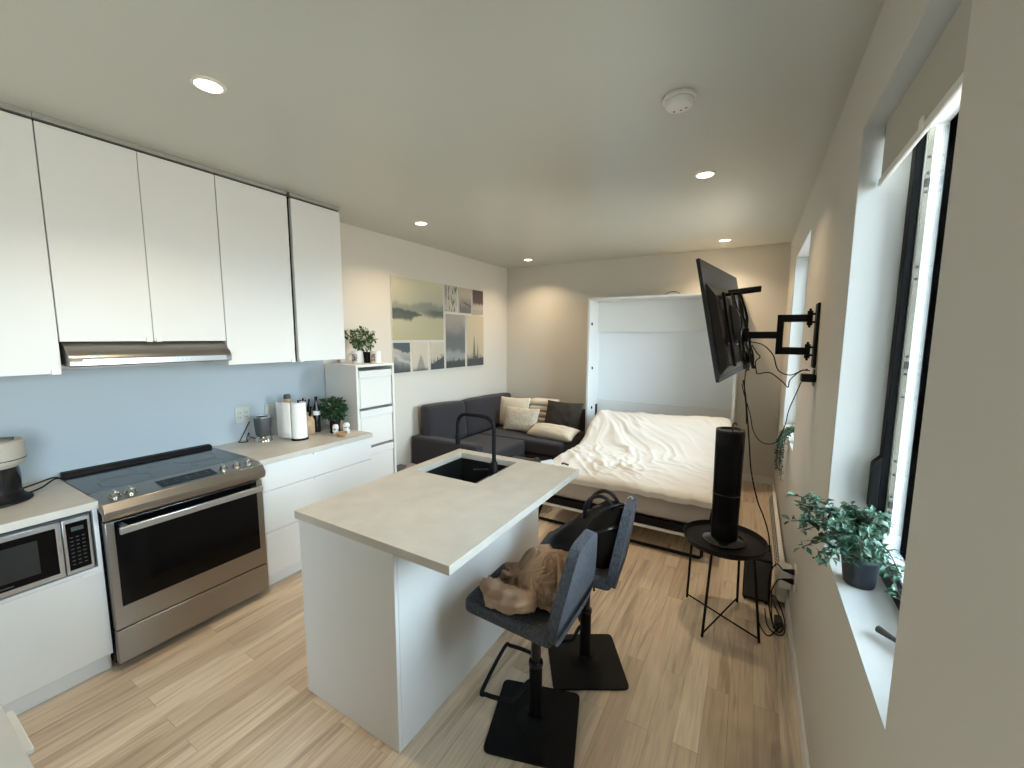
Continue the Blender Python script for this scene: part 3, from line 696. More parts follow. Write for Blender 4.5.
t = thing('jacket', 'crumpled tan jacket lying on the seat of the nearer bar stool', 'jacket', (-.76,1.5,.605))
def settle_cloth():                      # drape a cloth over its own bulk on the seat and keep the settled shape
    tmp = []
    def collider(vs, fs):
        me = bpy.data.meshes.new('collider'); me.from_pydata(vs, [], fs); o = bpy.data.objects.new('collider', me); C.objects.link(o)
        bm = bmesh.new(); bm.from_mesh(me); bmesh.ops.subdivide_edges(bm, edges=bm.edges, cuts=4, use_grid_fill=True); bm.to_mesh(me); bm.free()
        o.modifiers.new('c', 'COLLISION'); o.collision.thickness_outer = .006; o.collision.cloth_friction = 30; tmp.append(o)
    bf = [(0,2,3,1),(4,5,7,6),(0,1,5,4),(2,6,7,3),(0,4,6,2),(1,3,7,5)]
    collider([(x,y,z) for z in (.50,.603) for y in (1.30,1.715) for x in (-.99,-.60)], bf)
    collider([(x+(z-.5)*.15,y,z) for z in (.50,.95) for y in (1.28,1.74) for x in (-.612,-.50)], bf)
    hb = MB(); hb.ball((-.725,1.55,.63), (.125,.125,.150), 14, 10, fn=lambda d: 1+.10*math.sin(3*math.atan2(d.y, d.x))); collider([tuple(v) for v in hb.v], hb.f)
    nx, ny = 84, 76; vs = []; sd = 3.1
    for j in range(ny):
        for i in range(nx):
            u = i/(nx-1)*2-1; v = j/(ny-1)*2-1
            n1 = math.sin((u+.35*v+.4*noise.noise(Vector((u*1.5,v*1.5,sd+2))))*8)
            n2 = math.sin((v*1.1-.3*u+.4*noise.noise(Vector((u*1.5,v*1.5,sd+5))))*6.5)
            vs.append((-.780+u*.195+.015*noise.noise(Vector((u*2,v*2,sd))), 1.50+v*.180+.02*noise.noise(Vector((u*2,v*2,sd+9))),
                       -.0+.845+.036*n1+.030*n2+.09*max(0,u+.2)))
    me = bpy.data.meshes.new('cloth'); me.from_pydata(vs, [], [(j*nx+i,j*nx+i+1,(j+1)*nx+i+1,(j+1)*nx+i) for j in range(ny-1) for i in range(nx-1)])
    o = bpy.data.objects.new('cloth', me); C.objects.link(o); tmp.append(o)
    m = o.modifiers.new('cl', 'CLOTH'); q = m.settings; q.quality = 6; q.mass = .35; q.tension_stiffness = 25; q.compression_stiffness = 25
    q.shear_stiffness = 8; q.bending_stiffness = 5.0; q.tension_damping = 15; q.compression_damping = 15; q.shear_damping = 10; q.bending_damping = 2; q.air_damping = 3
    k = m.collision_settings; k.collision_quality = 2; k.distance_min = .004; k.use_self_collision = True; k.self_distance_min = .003; k.self_friction = 12
    m.point_cache.frame_end = 60; sc = bpy.context.scene
    for f in range(1, 31): sc.frame_set(f)
    e = o.evaluated_get(bpy.context.evaluated_depsgraph_get()); em = e.to_mesh(); co = [v.co.copy() for v in em.vertices]; e.to_mesh_clear()
    for t_ in tmp: bpy.data.objects.remove(t_)
    sc.frame_set(1); return nx, ny, co
nx, ny, co = settle_cloth()
mb = MB().add([(x, y, max(z, .607)) for x, y, z in co], [(j*nx+i, j*nx+i+1, (j+1)*nx+i+1, (j+1)*nx+i) for j in range(ny-1) for i in range(nx-1)])
jb = part('jacket_body', mb, 'jacket', t, ang=180, sub=1); md = jb.modifiers.new('s', 'SOLIDIFY'); md.thickness = .003; md.offset = 1
hb = MB(); hb.ball((-.725,1.55,.680), (.112,.112,.072), 24, 12); part('lining', hb, 'jacket', t, ang=180)
def roll(pts, r0, seed, amp=.015, n=26):
    P_ = spline([Vector(p) for p in pts], 12); m = len(P_); mb = MB(); vs = []
    for i, p in enumerate(P_):
        tt = (P_[min(i+1,m-1)]-P_[max(i-1,0)]).normalized(); up = (Vector((0,0,1))-tt*tt.z).normalized(); w = tt.cross(up)
        e = min(1, i/2.5+.25, (m-1-i)/2.5+.25)
        for k in range(n):
            a = 2*PI*k/n; q = Vector((math.cos(a+i*.05)*1.5, math.sin(a+i*.05)*1.5, i*.075+seed))
            r = (r0+amp*noise.noise(q)*1.6+amp*.9*(1-2*abs(noise.noise(q*1.9))))*e**.5
            vv = up*math.cos(a)*r*.92+w*math.sin(a)*r*1.1+p; vs.append((vv.x, vv.y, max(vv.z, .605)))
    fs = [(i*n+k, i*n+(k+1) % n, (i+1)*n+(k+1) % n, (i+1)*n+k) for i in range(m-1) for k in range(n)]
    fs += [tuple(reversed(range(n))), tuple(range((m-1)*n, m*n))]
    return mb.add(vs, fs)
part('sleeve', roll([(-.70,1.40,.660),(-.79,1.355,.650),(-.88,1.375,.645),(-.94,1.43,.640)], .038, 1), 'jacket', t, ang=180)

# black bag on the farther stool
t = thing('handbag', 'black leather bag with upright straps on the farther bar stool', 'bag', (-.69,1.97,.605))
mb = MB()
def bagf(u, v):
    a = 2*PI*u; th = v
    ex, ey = math.cos(a), math.sin(a)
    sx = math.copysign(abs(ex)**.7, ex); sy = math.copysign(abs(ey)**.7, ey)
    z = .606+.28*th; tp = 1-.45*th
    fold = 1+.07*noise.noise(Vector((ex*2.5, ey*2.5, th*4)))
    x = -.725+.120*th+sx*.222*tp*fold; y = 1.965+.02*th+sy*.135*(1-.72*th)*fold
    return (x, y, z-(.085*th*max(0,-sx)) )
mb.grid(bagf, 56, 22, cu=True)
mb.add([bagf(i/56, 1) for i in range(56)], [tuple(range(56))]); mb.add([bagf(i/56, 0) for i in range(56)], [tuple(reversed(range(56)))])
part('bag_body', mb, 'bag', t, ang=60)
for dy in (-.035, .045):
    part('strap', MB().tube([(-.70,1.965+dy,.80),(-.69,1.97+dy,.875),(-.65,1.975+dy,.92),(-.60,1.98+dy,.925),(-.56,1.985+dy,.885),(-.55,1.985+dy,.82)], lambda q: .010, 8, smooth=6), 'bag', t)
part('shoulder_strap', MB().tube([(-.53,1.93,.80),(-.525,1.83,.83),(-.60,1.79,.80),(-.66,1.83,.78),(-.60,1.88,.87),(-.54,1.93,.90),(-.50,1.98,.88),(-.505,2.02,.75)], .007, 8, smooth=8), 'bag', t)
part('keyring', MB().tube([(-.50,2.0,.915),(-.485,2.01,.93),(-.475,2.0,.915),(-.485,1.99,.895)], .004, 6, closed=True, smooth=4).box(-.50,-.478,1.99,1.998,.862,.90), 'strip', t, label='small silver keyring')

# ------------------------------------------------------------------ sofa
t = thing('corner_sofa', 'charcoal grey L shaped corner sofa against the left and far walls', 'sofa', (-2.9,4.5,0))
part('base', MB().box(-3.345, -2.42, 3.59, 5.56, .06, .27).box(-2.42, -1.93, 4.47, 5.56, .06, .27), 'sofa', t, bevel=.01)
part('seat_cushion', MB().box(-3.12, -2.40, 3.585, 4.44, .275, .44), 'sofa', t, bevel=.03, seg=3)
part('seat_cushion', MB().box(-3.12, -1.925, 4.443, 5.30, .275, .44), 'sofa', t, bevel=.03, seg=3)
part('arm', MB().box(-3.355, -2.44, 3.42, 3.58, .06, .585), 'sofa', t, bevel=.03, seg=3)
part('back_frame', MB().box(-3.357, -3.24, 3.585, 5.57, .275, .72), 'sofa', t, bevel=.02)
part('back_frame', MB().box(-3.235, -1.93, 5.43, 5.572, .275, .70), 'sofa', t, bevel=.02)
def backc(y0, y1, zt0, zt1):
    mb = MB()
    def f(u, v):
        a = 2*PI*u; ex, ey = math.cos(a), math.sin(a); px = math.copysign(abs(ex)**.45, ex); pz = math.copysign(abs(ey)**.35, ey)
        w = 2*v-1; e = (1-abs(w)**7)**.4; y = (y0+y1)/2+w*(y1-y0)/2; zt = zt0+(zt1-zt0)*v
        zc = (.44+zt)/2; hz = (zt-.44)/2
        x = -3.225+px*.105*e*(.9+.1*math.cos(w*2))+(.03 if pz < 0 else -.01)*abs(pz)
        return (x, y, zc+pz*hz*(.88+.12*e)+.006*noise.noise(Vector((y*4, pz*2, px))))
    mb.grid(f, 36, 40, cu=True); return mb
part('back_cushion', backc(3.50, 4.24, .935, .905), 'sofa', t, ang=180)
part('back_cushion', backc(4.22, 5.44, .905, .875), 'sofa', t, ang=180)
for x, y in ((-3.3,3.48),(-2.5,3.48),(-2.0,4.55),(-2.0,5.5),(-3.3,5.5)): part('leg', MB().cyl((x,y,.001), .02, 0, .058, 12), 'black', t)

def pillow(name, c, w, h, d, tilt, yaw, m, label, roll_=0, bumpy=.0, group='loose cushions on the sofa', cat='cushion'):
    rot = (Matrix.Rotation(yaw,3,'Z') @ Matrix.Rotation(tilt,3,'X') @ Matrix.Rotation(roll_,3,'Y')); c = Vector(c); mb = MB()
    for s_ in (1,-1):
        def f(u, v):
            a, b = 2*u-1, 2*v-1; k = max(0,(1-abs(a)**2.6))*max(0,(1-abs(b)**2.6)); q = k**.5
            px = a*(1-.07*(1-abs(b)**2)*abs(a)**3)*w/2; pz = b*(1-.07*(1-abs(a)**2)*abs(b)**3)*h/2
            t_ = d/2*q+bumpy*q*(noise.noise(Vector((a*3, b*3, c.x*3)))+.6*noise.noise(Vector((a*8, b*8, c.x))))
            return c+rot @ Vector((px, -s_*t_, pz))
        mb.grid(f, 26, 26)
    o = single(name, mb, m, label, cat, group=group, ang=180)
    bm = bmesh.new(); bm.from_mesh(o.data); bmesh.ops.remove_doubles(bm, verts=bm.verts, dist=.0008); bmesh.ops.recalc_face_normals(bm, faces=bm.faces); bm.to_mesh(o.data); bm.free()
    return o
pillow('cushion', (-2.925,5.04,.655), .50, .43, .14, R(-14), R(4), 'cream', 'plain cream square cushion at the sofa corner, behind the quilted one')
pillow('cushion', (-2.69,4.84,.600), .53, .34, .13, R(-18), R(2), 'cream2', 'quilted cream cushion standing in front of the plain cream cushion', bumpy=.005)
pillow('cushion', (-2.165,5.05,.650), .54, .44, .20, R(-22), R(-3), 'olive', 'dark olive brown cushion at the right end of the sofa', bumpy=.016)
pillow('cushion', (-2.15,4.70,.520), .68, .24, .165, R(-66), R(-8), 'cream', 'long cream cushion lying flat on the sofa seat', bumpy=.010)
t = thing('folded_blanket', 'folded cream blanket stacked behind the quilted cushion', 'blanket', (-2.53,5.22,.44))
for k in range(5):
    part('fold', MB().box(-2.735+.008*(k % 2), -2.335-.010*(k % 2), 5.09+.01*k, 5.37, .443+k*.080, .443+k*.080+.076), 'cream', t, bevel=.034, seg=4)

# box and cloth beside the sofa arm
t = thing('storage_box', 'black box on the floor beside the sofa arm', 'box', (-3.1,3.1,0))
part('box_body', MB().box(-3.34, -2.98, 2.95, 3.24, .001, .275), 'black', t, bevel=.008)
part('box_lid', MB().box(-3.345, -2.975, 2.945, 3.245, .276, .30), 'darkgrey', t, bevel=.005)
mb = MB(); heap(mb, -3.04, 3.10, .301, .075, .085, .065, 40, 16, seed=9, fold=.02)
single('folded_cloth', mb, 'pink', 'crumpled dusty pink cloth on the black box by the sofa', 'cloth', ang=180)

# ------------------------------------------------------------------ canvases
def art_lake(u, v):
    sky = mixc((.42,.40,.30), (.58,.53,.38), sm(.55,1,v)); c = sky
    n = noise.noise(Vector((u*5, v*9, 1)))*.03+noise.noise(Vector((u*16,v*6,2)))*.02
    if v < .48: c = mixc((.40,.37,.23), (.47,.44,.32), v/.48)
    hill = sm(.66,.56,v+n*1.4-.05*u+.03)*sm(.38,.47,v+n); c = mixc(c, (.17,.19,.17), hill*.72)
    t1 = sm(.36,.22,abs(v-.415)*3.6+max(0,u-.33)*1.6+n*4); c = mixc(c, (.05,.065,.06), t1*.9)
    t2 = sm(.10,.02,abs(v-.455+n))*sm(.45,.85,u); return mixc(c, (.07,.085,.08), t2*.8)
def art_slope(u, v):
    n = noise.noise(Vector((u*4,v*6,7)))*.08; c = mixc((.20,.21,.20),(.47,.44,.38), sm(.2,1,v))
    c = mixc(c, (.07,.09,.10), sm(.03,-.03,(v-(.98-.35*u)+.12)*-1+n) * sm(.68,.74,v+n+.18*(1-u))) if v > .6 else c
    c = mixc(c, (.42,.42,.40), sm(.10,.0,abs(v-(.62-.35*u)+n))); return mixc(c, (.06,.07,.075), sm(.42,.1,v+n+.1*u))
def art_tree(u, v):
    c = mixc((.50,.45,.38),(.55,.50,.40), v); n = noise.noise(Vector((u*22,v*26,3)))
    w = max(0,(.62-v))*.55; ins = sm(w+.02, w-.04, abs(u-.52)+n*.07)*sm(.62,.5,v+n*.05)
    c = mixc(c, (.13,.12,.12), ins*(.62+.35*n)); return mixc(c, (.10,.09,.09), sm(.14,.02,v+n*.08)*.8)
def pines(u, v, h0, amp, seed, dark=(.045,.055,.065)):
    hh = h0
    for k in range(22):
        cx = (k+.5)/22+.02*math.sin(k*7+seed); th = h0+amp*(.5+.5*math.sin(k*5.3+seed)*math.cos(k*2.1)); w = .045*max(0,(th-v)/max(.05,th))+.004
        if abs(u-cx) < w: hh = max(hh, th)
    return hh
def art_pines(u, v):
    c = mixc((.42,.38,.32),(.56,.50,.38), v); h = pines(u, v, .16+.30*u, .22, 2)
    return mixc(c, (.05,.06,.07), sm(.02,-.01,v-h))
def art_birch(u, v):
    n = noise.noise(Vector((u*9,v*4,5))); m_ = noise.noise(Vector((u*30,v*9,6)))
    return mixc((.50,.46,.38),(.16,.14,.12), sm(.12,.35,n+.5*m_))
def art_boat(u, v):
    c = mixc((.15,.15,.16),(.50,.42,.33), sm(.1,.85,v+noise.noise(Vector((u*5,v*5,1)))*.1))
    return mixc(c, (.06,.06,.07), sm(.05,.0,abs(v-(.50-.22*u)))*sm(.2,.5,u))
def art_wood(u, v):
    n = noise.noise(Vector((u*16,1,4)))*.16; c = (.42,.37,.33)
    return mixc((.09,.06,.065), c, sm(.48,.36,v+n)) if v > .2 else mixc(c,(.3,.25,.22), .4)
def art_storm(u, v):
    n = noise.noise(Vector((u*3,v*5,8)))*.07; c = mixc((.13,.14,.15),(.36,.32,.28), sm(.5,.95,v+n))
    c = mixc(c, (.27,.28,.28), sm(.38,.26,v+n)); h = pines(u, v, .12, .09, 5); return mixc(c, (.05,.06,.06), sm(.02,-.01,v-h))
def art_tower(u, v):
    c = mixc((.44,.38,.28),(.56,.47,.33), v); h = pines(u, v, .14, .13, 8)
    for cx, th, wd in ((.42,.62,.12),(.63,.45,.08)):
        w = wd*max(0,(th-v)/th)*(.6+.4*abs(math.sin(v*60))); 
        if v < th: c = mixc(c, (.08,.085,.09), sm(w+.02,w-.01,abs(u-cx))*.9)
    return mixc(c, (.06,.065,.07), sm(.02,-.01,v-h))
canv = [(3.192,4.035,1.682,2.365,art_lake,'large square canvas of a misty lake, largest on the left wall',(100,84)),
 (3.192,3.445,1.322,1.652,art_slope,'small canvas of a misty hillside and river, below the large lake canvas at its left',(30,40)),
 (3.487,3.742,1.322,1.652,art_tree,'small canvas of a single bare tree, middle of the three below the large lake canvas',(34,44)),
 (3.787,4.037,1.322,1.652,art_pines,'small canvas of sloping dark pines, right of the three below the large lake canvas',(44,50)),
 (4.077,4.318,2.038,2.362,art_birch,'small canvas of pale birch bark, left of the three in the upper right row',(30,40)),
 (4.362,4.618,2.034,2.360,art_boat,'small canvas of dusky water, middle of the three in the upper right row',(30,40)),
 (4.655,4.908,2.030,2.358,art_wood,'small dark canvas of hanging branches, right of the three in the upper right row',(34,40)),
 (4.077,4.478,1.322,2.006,art_storm,'tall canvas of grey clouds over pine tops, right of the lake canvas',(40,70)),
 (4.520,4.915,1.320,2.004,art_tower,'tall canvas with slender spired trees on a warm sky, rightmost on the left wall',(60,90))]
for y0, y1, z0, z1, fn, lab, (nu, nv) in canv:
    mb = MB().grid(lambda u, v: (XL+.021, y0+u*(y1-y0), z0+v*(z1-z0)), nu, nv)
    t = thing('wall_canvas', lab, 'picture', (XL+.01,(y0+y1)/2,z0), 'landscape canvases on the left wall')
    o = part('printed_face', mb, 'print', t)
    yc = (y0+y1)/2
    ink(o, lambda co: fn((co.y+yc-y0)/(y1-y0), co.z/(z1-z0)))
    part('stretcher', MB().box(XL+.0005, XL+.0205, y0, y1, z0, z1), 'ceramic', t)

# ------------------------------------------------------------------ fold-down bed
t = thing('wall_bed', 'white wall bed cabinet with its bed folded down on a black frame', 'wall bed', (-1.0,5.35,0))
cx0, cx1, cy0, cy1, cz = -1.885, -.148, 5.16, 5.585, 2.222
part('side_panel', MB().box(cx0, cx0+.028, cy0, cy1, .001, cz-.026), 'cab', t, bevel=.001)
part('side_panel', MB().box(cx1-.028, cx1, cy0, cy1, .001, cz-.026), 'cab', t, bevel=.001)
part('top_panel', MB().box(cx0-.005, cx1+.005, cy0-.012, cy1, cz-.0255, cz), 'cab', t, bevel=.001)
part('header_panel', MB().box(cx0+.0285, cx1-.0285, cy1-.075, cy1-.014, 1.792, cz-.026), 'cab', t, bevel=.001)
part('back_panel', MB().box(cx0+.0285, cx1-.0285, cy1-.013, cy1, .001, cz-.026), 'vinyl', t)
part('lower_ledge', MB().box(cx0+.0285, cx1-.0285, cy1-.045, cy1-.014, .30, .862), 'cab', t, bevel=.001)
xi = cx0+.0285
for yy, zz in ((5.235,1.894),(5.285,1.313),(5.30,.775)):
    part('catch', MB().box(xi, xi+.012, yy-.016, yy+.016, zz-.006, zz+.006).cyl((xi+.006,yy,zz-.018), .008, 0, .036, 10), 'blackm', t)
part('pivot', MB().box(xi, xi+.012, 5.46, 5.52, .64, .80), 'black', t, bevel=.004)
bx0, bx1, byf = -1.63, -.215, 3.305
part('bed_face', MB().box(bx0-.02, bx1+.02, byf, 5.10, .185, .208), 'cab', t, bevel=.001)
mb = MB().box(bx0, bx1, byf+.004, byf+.034, .209, .272).box(bx0, bx0+.03, byf+.034, 5.40, .209, .272).box(bx1-.03, bx1, byf+.034, 5.40, .209, .272)
for k in range(9): mb.box(bx0+.03, bx1-.03, byf+.12+k*.2, byf+.18+k*.2, .255, .268)
part('bed_frame', mb, 'blackm', t)
part('leg', MB().tube([(bx0+.004,byf+.06,.2),(bx0-.05,byf+.06,.03),(bx0-.03,byf+.06,.015),(bx1-.055,byf+.06,.015),(bx1-.04,byf+.06,.03),(bx1-.04,byf+.06,.2)], .013, 10), 'blackm', t)
single('mattress', MB().box(bx0+.005, bx1-.005, byf+.01, 5.15, .274, .485), 'sheet', 'mattress in a grey beige fitted sheet on the folded-down bed', 'mattress', bevel=.05, seg=4)
# duvet
def dz(x, y):
    z = .522+.285*sm(4.35,5.02,y)*(1-.0*x)
    z += .035*sm(3.9,4.6,y)*noise.noise(Vector((x*1.5,y*1.5,0)))
    # fine creases fanning out from the head end on the left
    a0, b0 = x+2.6, y-6.2; rr_ = math.hypot(a0, b0); th_ = math.atan2(b0, a0)
    w1_ = noise.noise(Vector((x*1.6,y*1.6,2)))*.10+noise.noise(Vector((x*5,y*5,3)))*.025
    ridge = lambda v_: 1-min(1, abs(v_)*3.2)
    fade = .6+.5*sm(-.25,.35,noise.noise(Vector((x*2.1,y*2.1,7))))
    z += .016*fade*ridge(noise.noise(Vector(((th_+w1_)*11, rr_*.9, 1))))
    z += .010*fade*ridge(noise.noise(Vector(((th_+w1_)*24, rr_*1.6, 4))))
    z += .010*noise.noise(Vector((x*3.1,y*3.1,5)))
    fade2 = sm(.0,.35,noise.noise(Vector((x*2.3+4,y*2.3,9))))
    p2 = x*.75+y*.66+w1_*1.5
    z += .013*fade2*ridge(noise.noise(Vector((p2*9, (y-x)*1.5, 6))))
    lump = math.exp(-((x+1.05)**2+(y-3.75)**2)/.12)
    z += lump*.020*ridge(noise.noise(Vector((x*9,y*7,3)))*.8)
    return z
dx0, dx1, dy0, dy1 = -1.665, -.175, 3.275, 5.12
def duv(u, v):
    # skirt at the rim: parameters beyond 0..1 hang down
    U, V = -.06+u*1.12, -.05+v*1.07
    uu, vv = max(0,min(1,U)), max(0,min(1,V))
    x = dx0+uu*(dx1-dx0)+.02*noise.noise(Vector((vv*6,0,1)))*(1 if uu in (0,1) else abs(2*uu-1)**6)
    y = dy0+vv*(dy1-dy0)+.025*noise.noise(Vector((uu*5,2,1)))*(1-vv)**4
    z = dz(x, y); e = .0
    ru = min(uu, 1-uu)*(dx1-dx0); rv = min(vv, 1-vv)*(dy1-dy0); r_ = min(ru, rv)
    z -= .030*(1-min(1, r_/.06))**2
    ov = max(0,-U,U-1)/.06; ov2 = max(0,-V)/.05; ov3 = max(0,V-1)/.02
    z2 = z
    if ov > 0: z2 = z-ov*max(.03, z-.485); x += (1 if U > 1 else -1)*.010*math.sin(ov*PI)
    if ov2 > 0: z2 = min(z2, z-ov2*.045)
    if ov3 > 0: z2 = min(z2, z-ov3*.28)
    return (x, y, z2)
dv = single('duvet', MB().grid(duv, 150, 170), 'duvet', 'crumpled white duvet spread over the folded-down bed', 'duvet', ang=180, solid=.004)
single('small_towel', MB().prism(rpoly([(-.06,-.045),(.06,-.055),(.05,.06),(-.07,.04)], .015), (-1.60,3.40,.545), (.8,.5,.1), (-.5,.8,.15), (0,0,.014)), 'bluecloth', 'small pale blue folded cloth at the front left corner of the bed', 'cloth', bevel=.004)
single('hair_clip', MB().tube([(-1.46,3.40,.566),(-1.44,3.405,.572),(-1.415,3.395,.572),(-1.39,3.40,.566)], .009, 8, smooth=4), mat('tortoiseshell', (.10,.035,.02), .3), 'small brown hair clip on the duvet beside the pale blue cloth', 'hair clip')
t = thing('ottoman', 'low dark ottoman between the island and the sofa', 'ottoman', (-2.0,3.65,0))
part('cushion_top', MB().box(-2.22, -1.80, 3.44, 3.86, .29, .42), 'sofa', t, bevel=.03, seg=3)
part('box_base', MB().box(-2.21, -1.81, 3.45, 3.85, .03, .288), 'sofa', t, bevel=.01)
single('hair_brush', MB().tube([(-2.02,3.74,.4275),(-1.97,3.79,.4275),(-1.95,3.81,.4275)], .006, 8, smooth=3).ball((-1.925,3.82,.4335), (.028,.016,.012)), mat('dark_wood', (.12,.07,.04), .5), 'small dark wooden brush on the dark ottoman beyond the island', 'brush')
single('cabinet_wire', MB().tube([(-1.33,5.40,2.226),(-1.15,5.40,2.226),(-.99,5.40,2.245),(-.93,5.40,2.276),(-.86,5.40,2.276),(-.80,5.40,2.24),(-.755,5.40,2.246),(-.70,5.40,2.228)], .0035, 6, smooth=6), 'black', 'thin black wire curling on top of the wall bed cabinet', 'wire')

# ------------------------------------------------------------------ television on its arm
t = thing('television', 'black flat television on a wall arm, tilted forward and seen edge-on from behind', 'television', (-.15,2.85,1.49))
P0 = Vector((-.160,2.35,1.490)); up = Vector((-.128,-.0,.638)).normalized(); wd = Vector((.128,1.06,.02)); wd = (wd-up*wd.dot(up)).normalized(); nb = wd.cross(up).normalized()
if nb.x < 0: nb = -nb
tw, th = 1.09, .645
def tv(a, b, c): return P0+wd*a+up*b+nb*c
def tvbox(mb, a0, a1, b0, b1, c0, c1): return mb.add([tv(a,b,c) for c in (c0,c1) for b in (b0,b1) for a in (a0,a1)], [(0,2,3,1),(4,5,7,6),(0,1,5,4),(2,6,7,3),(0,4,6,2),(1,3,7,5)])
part('screen', tvbox(MB(), .008, tw-.008, .018, th-.008, -.001, 0), 'screen', t)
part('bezel', tvbox(MB(), 0, tw, 0, th, .0005, .018), 'tvback', t, bevel=.002)
mb = MB().add([tv(.05,.03,.018), tv(tw-.05,.03,.018), tv(tw-.05,th-.12,.018), tv(.05,th-.12,.018), tv(.09,.07,.052), tv(tw-.09,.07,.052), tv(tw-.09,th-.20,.052), tv(.09,th-.20,.052)],
  [(0,1,2,3),(4,5,6,7),(0,1,5,4),(1,2,6,5),(2,3,7,6),(3,0,4,7)])
part('rear_housing', mb, 'tvback', t, bevel=.004)
part('speaker_grille', tvbox(MB(), .12, tw-.12, .075, .17, .0525, .056), 'darkgrey', t, bevel=.002)
mb = MB()
for k in range(5): tvbox(mb, .02, .13, .02+.021*k, .034+.021*k, .0185, .020)
part('vent_slots', mb, 'blackgloss', t)

t = thing('television_mount', 'black folding wall arm holding the television', 'television mount', (.27,2.72,1.56))
part('wall_plate', MB().box(XR-.014, XR-.001, 2.665, 2.755, 1.565, 1.905), 'blackm', t, bevel=.004)
ay = 2.72
for z in (1.652, 1.828):
    part('arm', MB().box(.118, .235, ay-.014, ay+.014, z-.020, z+.020), 'blackm', t, bevel=.004)
    part('hinge', MB().cyl((.248,ay,z-.038), .013, 0, .076, 16).box(.240,.270,ay-.022,ay+.022,z-.026,z-.016).box(.240,.270,ay-.022,ay+.022,z+.016,z+.026).cyl((.248,ay-.0,z-.050), .006, 0, .10, 10), 'blackm', t)
part('elbow', MB().cyl((.118,ay,1.632), .016, 0, .216, 18), 'blackm', t)
part('front_arm', MB().box(-.045, .104, ay-.012, ay+.012, 1.718, 1.757), 'blackm', t, bevel=.004)
part('pivot', MB().cyl((-.048,ay,1.70), .018, 0, .075, 18), 'blackm', t)
part('head_plate', tvbox(MB(), .27, .47, .20, .40, .072, .080), 'blackm', t, bevel=.003)
for a in (.22, .50):
    mb = MB(); tvbox(mb, a-.015, a+.015, .06, .47, .0575, .071); part('rail', mb, 'blackm', t, bevel=.003)
# top lever bars that stick out towards the wall
part('lever_bar', MB().obox((-.068,2.76,1.998), (.085,.007,.009), Matrix.Rotation(R(-6),3,'Y') @ Matrix.Rotation(R(8),3,'Z')), 'blackm', t, bevel=.003)
part('lever_bar', MB().obox((-.072,2.69,1.975), (.088,.007,.009), Matrix.Rotation(R(-6),3,'Y') @ Matrix.Rotation(R(4),3,'Z')), 'blackm', t, bevel=.003)

# media boxes and gathered leads behind the set
rnd = random.Random(4)
cb = thing('cable_bundle', 'tangle of black cables gathered behind the television', 'cables', (-.03,2.70,1.45))
for i in range(9):
    pts = []; a = rnd.uniform(.26,.5); c_ = rnd.uniform(.090,.118); n = 7
    for k in range(n):
        b = .46-.44*k/(n-1); pts.append(tv(a+rnd.uniform(-.03,.03), b, c_+rnd.uniform(-.006,.016)))
    part('cable', MB().tube(pts, rnd.uniform(.0028,.0052), 7, smooth=6), 'black' if i % 3 else 'darkgrey', cb)
part('media_box', tvbox(MB(), .33, .43, .03, .13, .085, .105), 'blackgloss', cb, bevel=.004)
part('cable', MB().tube([tv(.36,.10,.11), (-.035,2.80,1.44),(-.02,2.85,1.30),(-.012,2.86,1.20)], .003, 7, smooth=8), 'black', cb)
def cable(pts, label, r=.0032, sm_=8, name='cable', group='loose leads by the television'):
    return single(name, MB().tube(pts, r, 7, smooth=sm_), 'black', label, 'cable', group=group)
cable([(-.045,2.86,1.467),(-.023,2.85,1.347),(.008,2.85,1.103),(.03,2.85,.918),(.073,2.86,.736),(.115,2.90,.62),(.150,2.93,.50),(.165,2.95,.38)], 'black power lead hanging from the television down behind the round table', .0042)
cable([(-.02,2.735,1.70),(.043,2.75,1.682),(.095,2.75,1.626),(.124,2.75,1.543),(.182,2.75,1.517),(.235,2.75,1.545),(.270,2.75,1.545)], 'black lead looping right under the television arm to the wall plate')
cable([(-.011,2.77,1.681),(.016,2.76,1.636),(.033,2.76,1.613),(.012,2.76,1.584),(.020,2.76,1.53),(.029,2.77,1.515),(.087,2.77,1.524),(.150,2.77,1.476),(.178,2.77,1.446),(.186,2.77,1.49),(.226,2.77,1.535),(.262,2.775,1.552)], 'black lead with a sharp kink, lowest of those crossing to the wall plate', .003)
cable([(.229,2.66,1.492),(.212,2.70,1.419),(.190,2.75,1.321),(.178,2.75,1.234),(.150,2.75,1.143),(.113,2.75,1.115),(.063,2.75,1.126),(.024,2.75,1.187),(.004,2.77,1.274),(-.034,2.79,1.389),(-.05,2.80,1.45)], 'thin black lead hanging in a deep loop from the wall adapter', .0026)
t = thing('wall_adapter', 'black plug adapter on the right wall below the television arm', 'adapter', (.25,2.62,1.49))
part('adapter_body', MB().box(.222, XR-.001, 2.60, 2.665, 1.495, 1.535), 'black', t, bevel=.005)
part('socket_plate', MB().box(XR-.006, XR-.0005, 2.67, 2.74, 1.47, 1.556), 'darkgrey', t, bevel=.002)

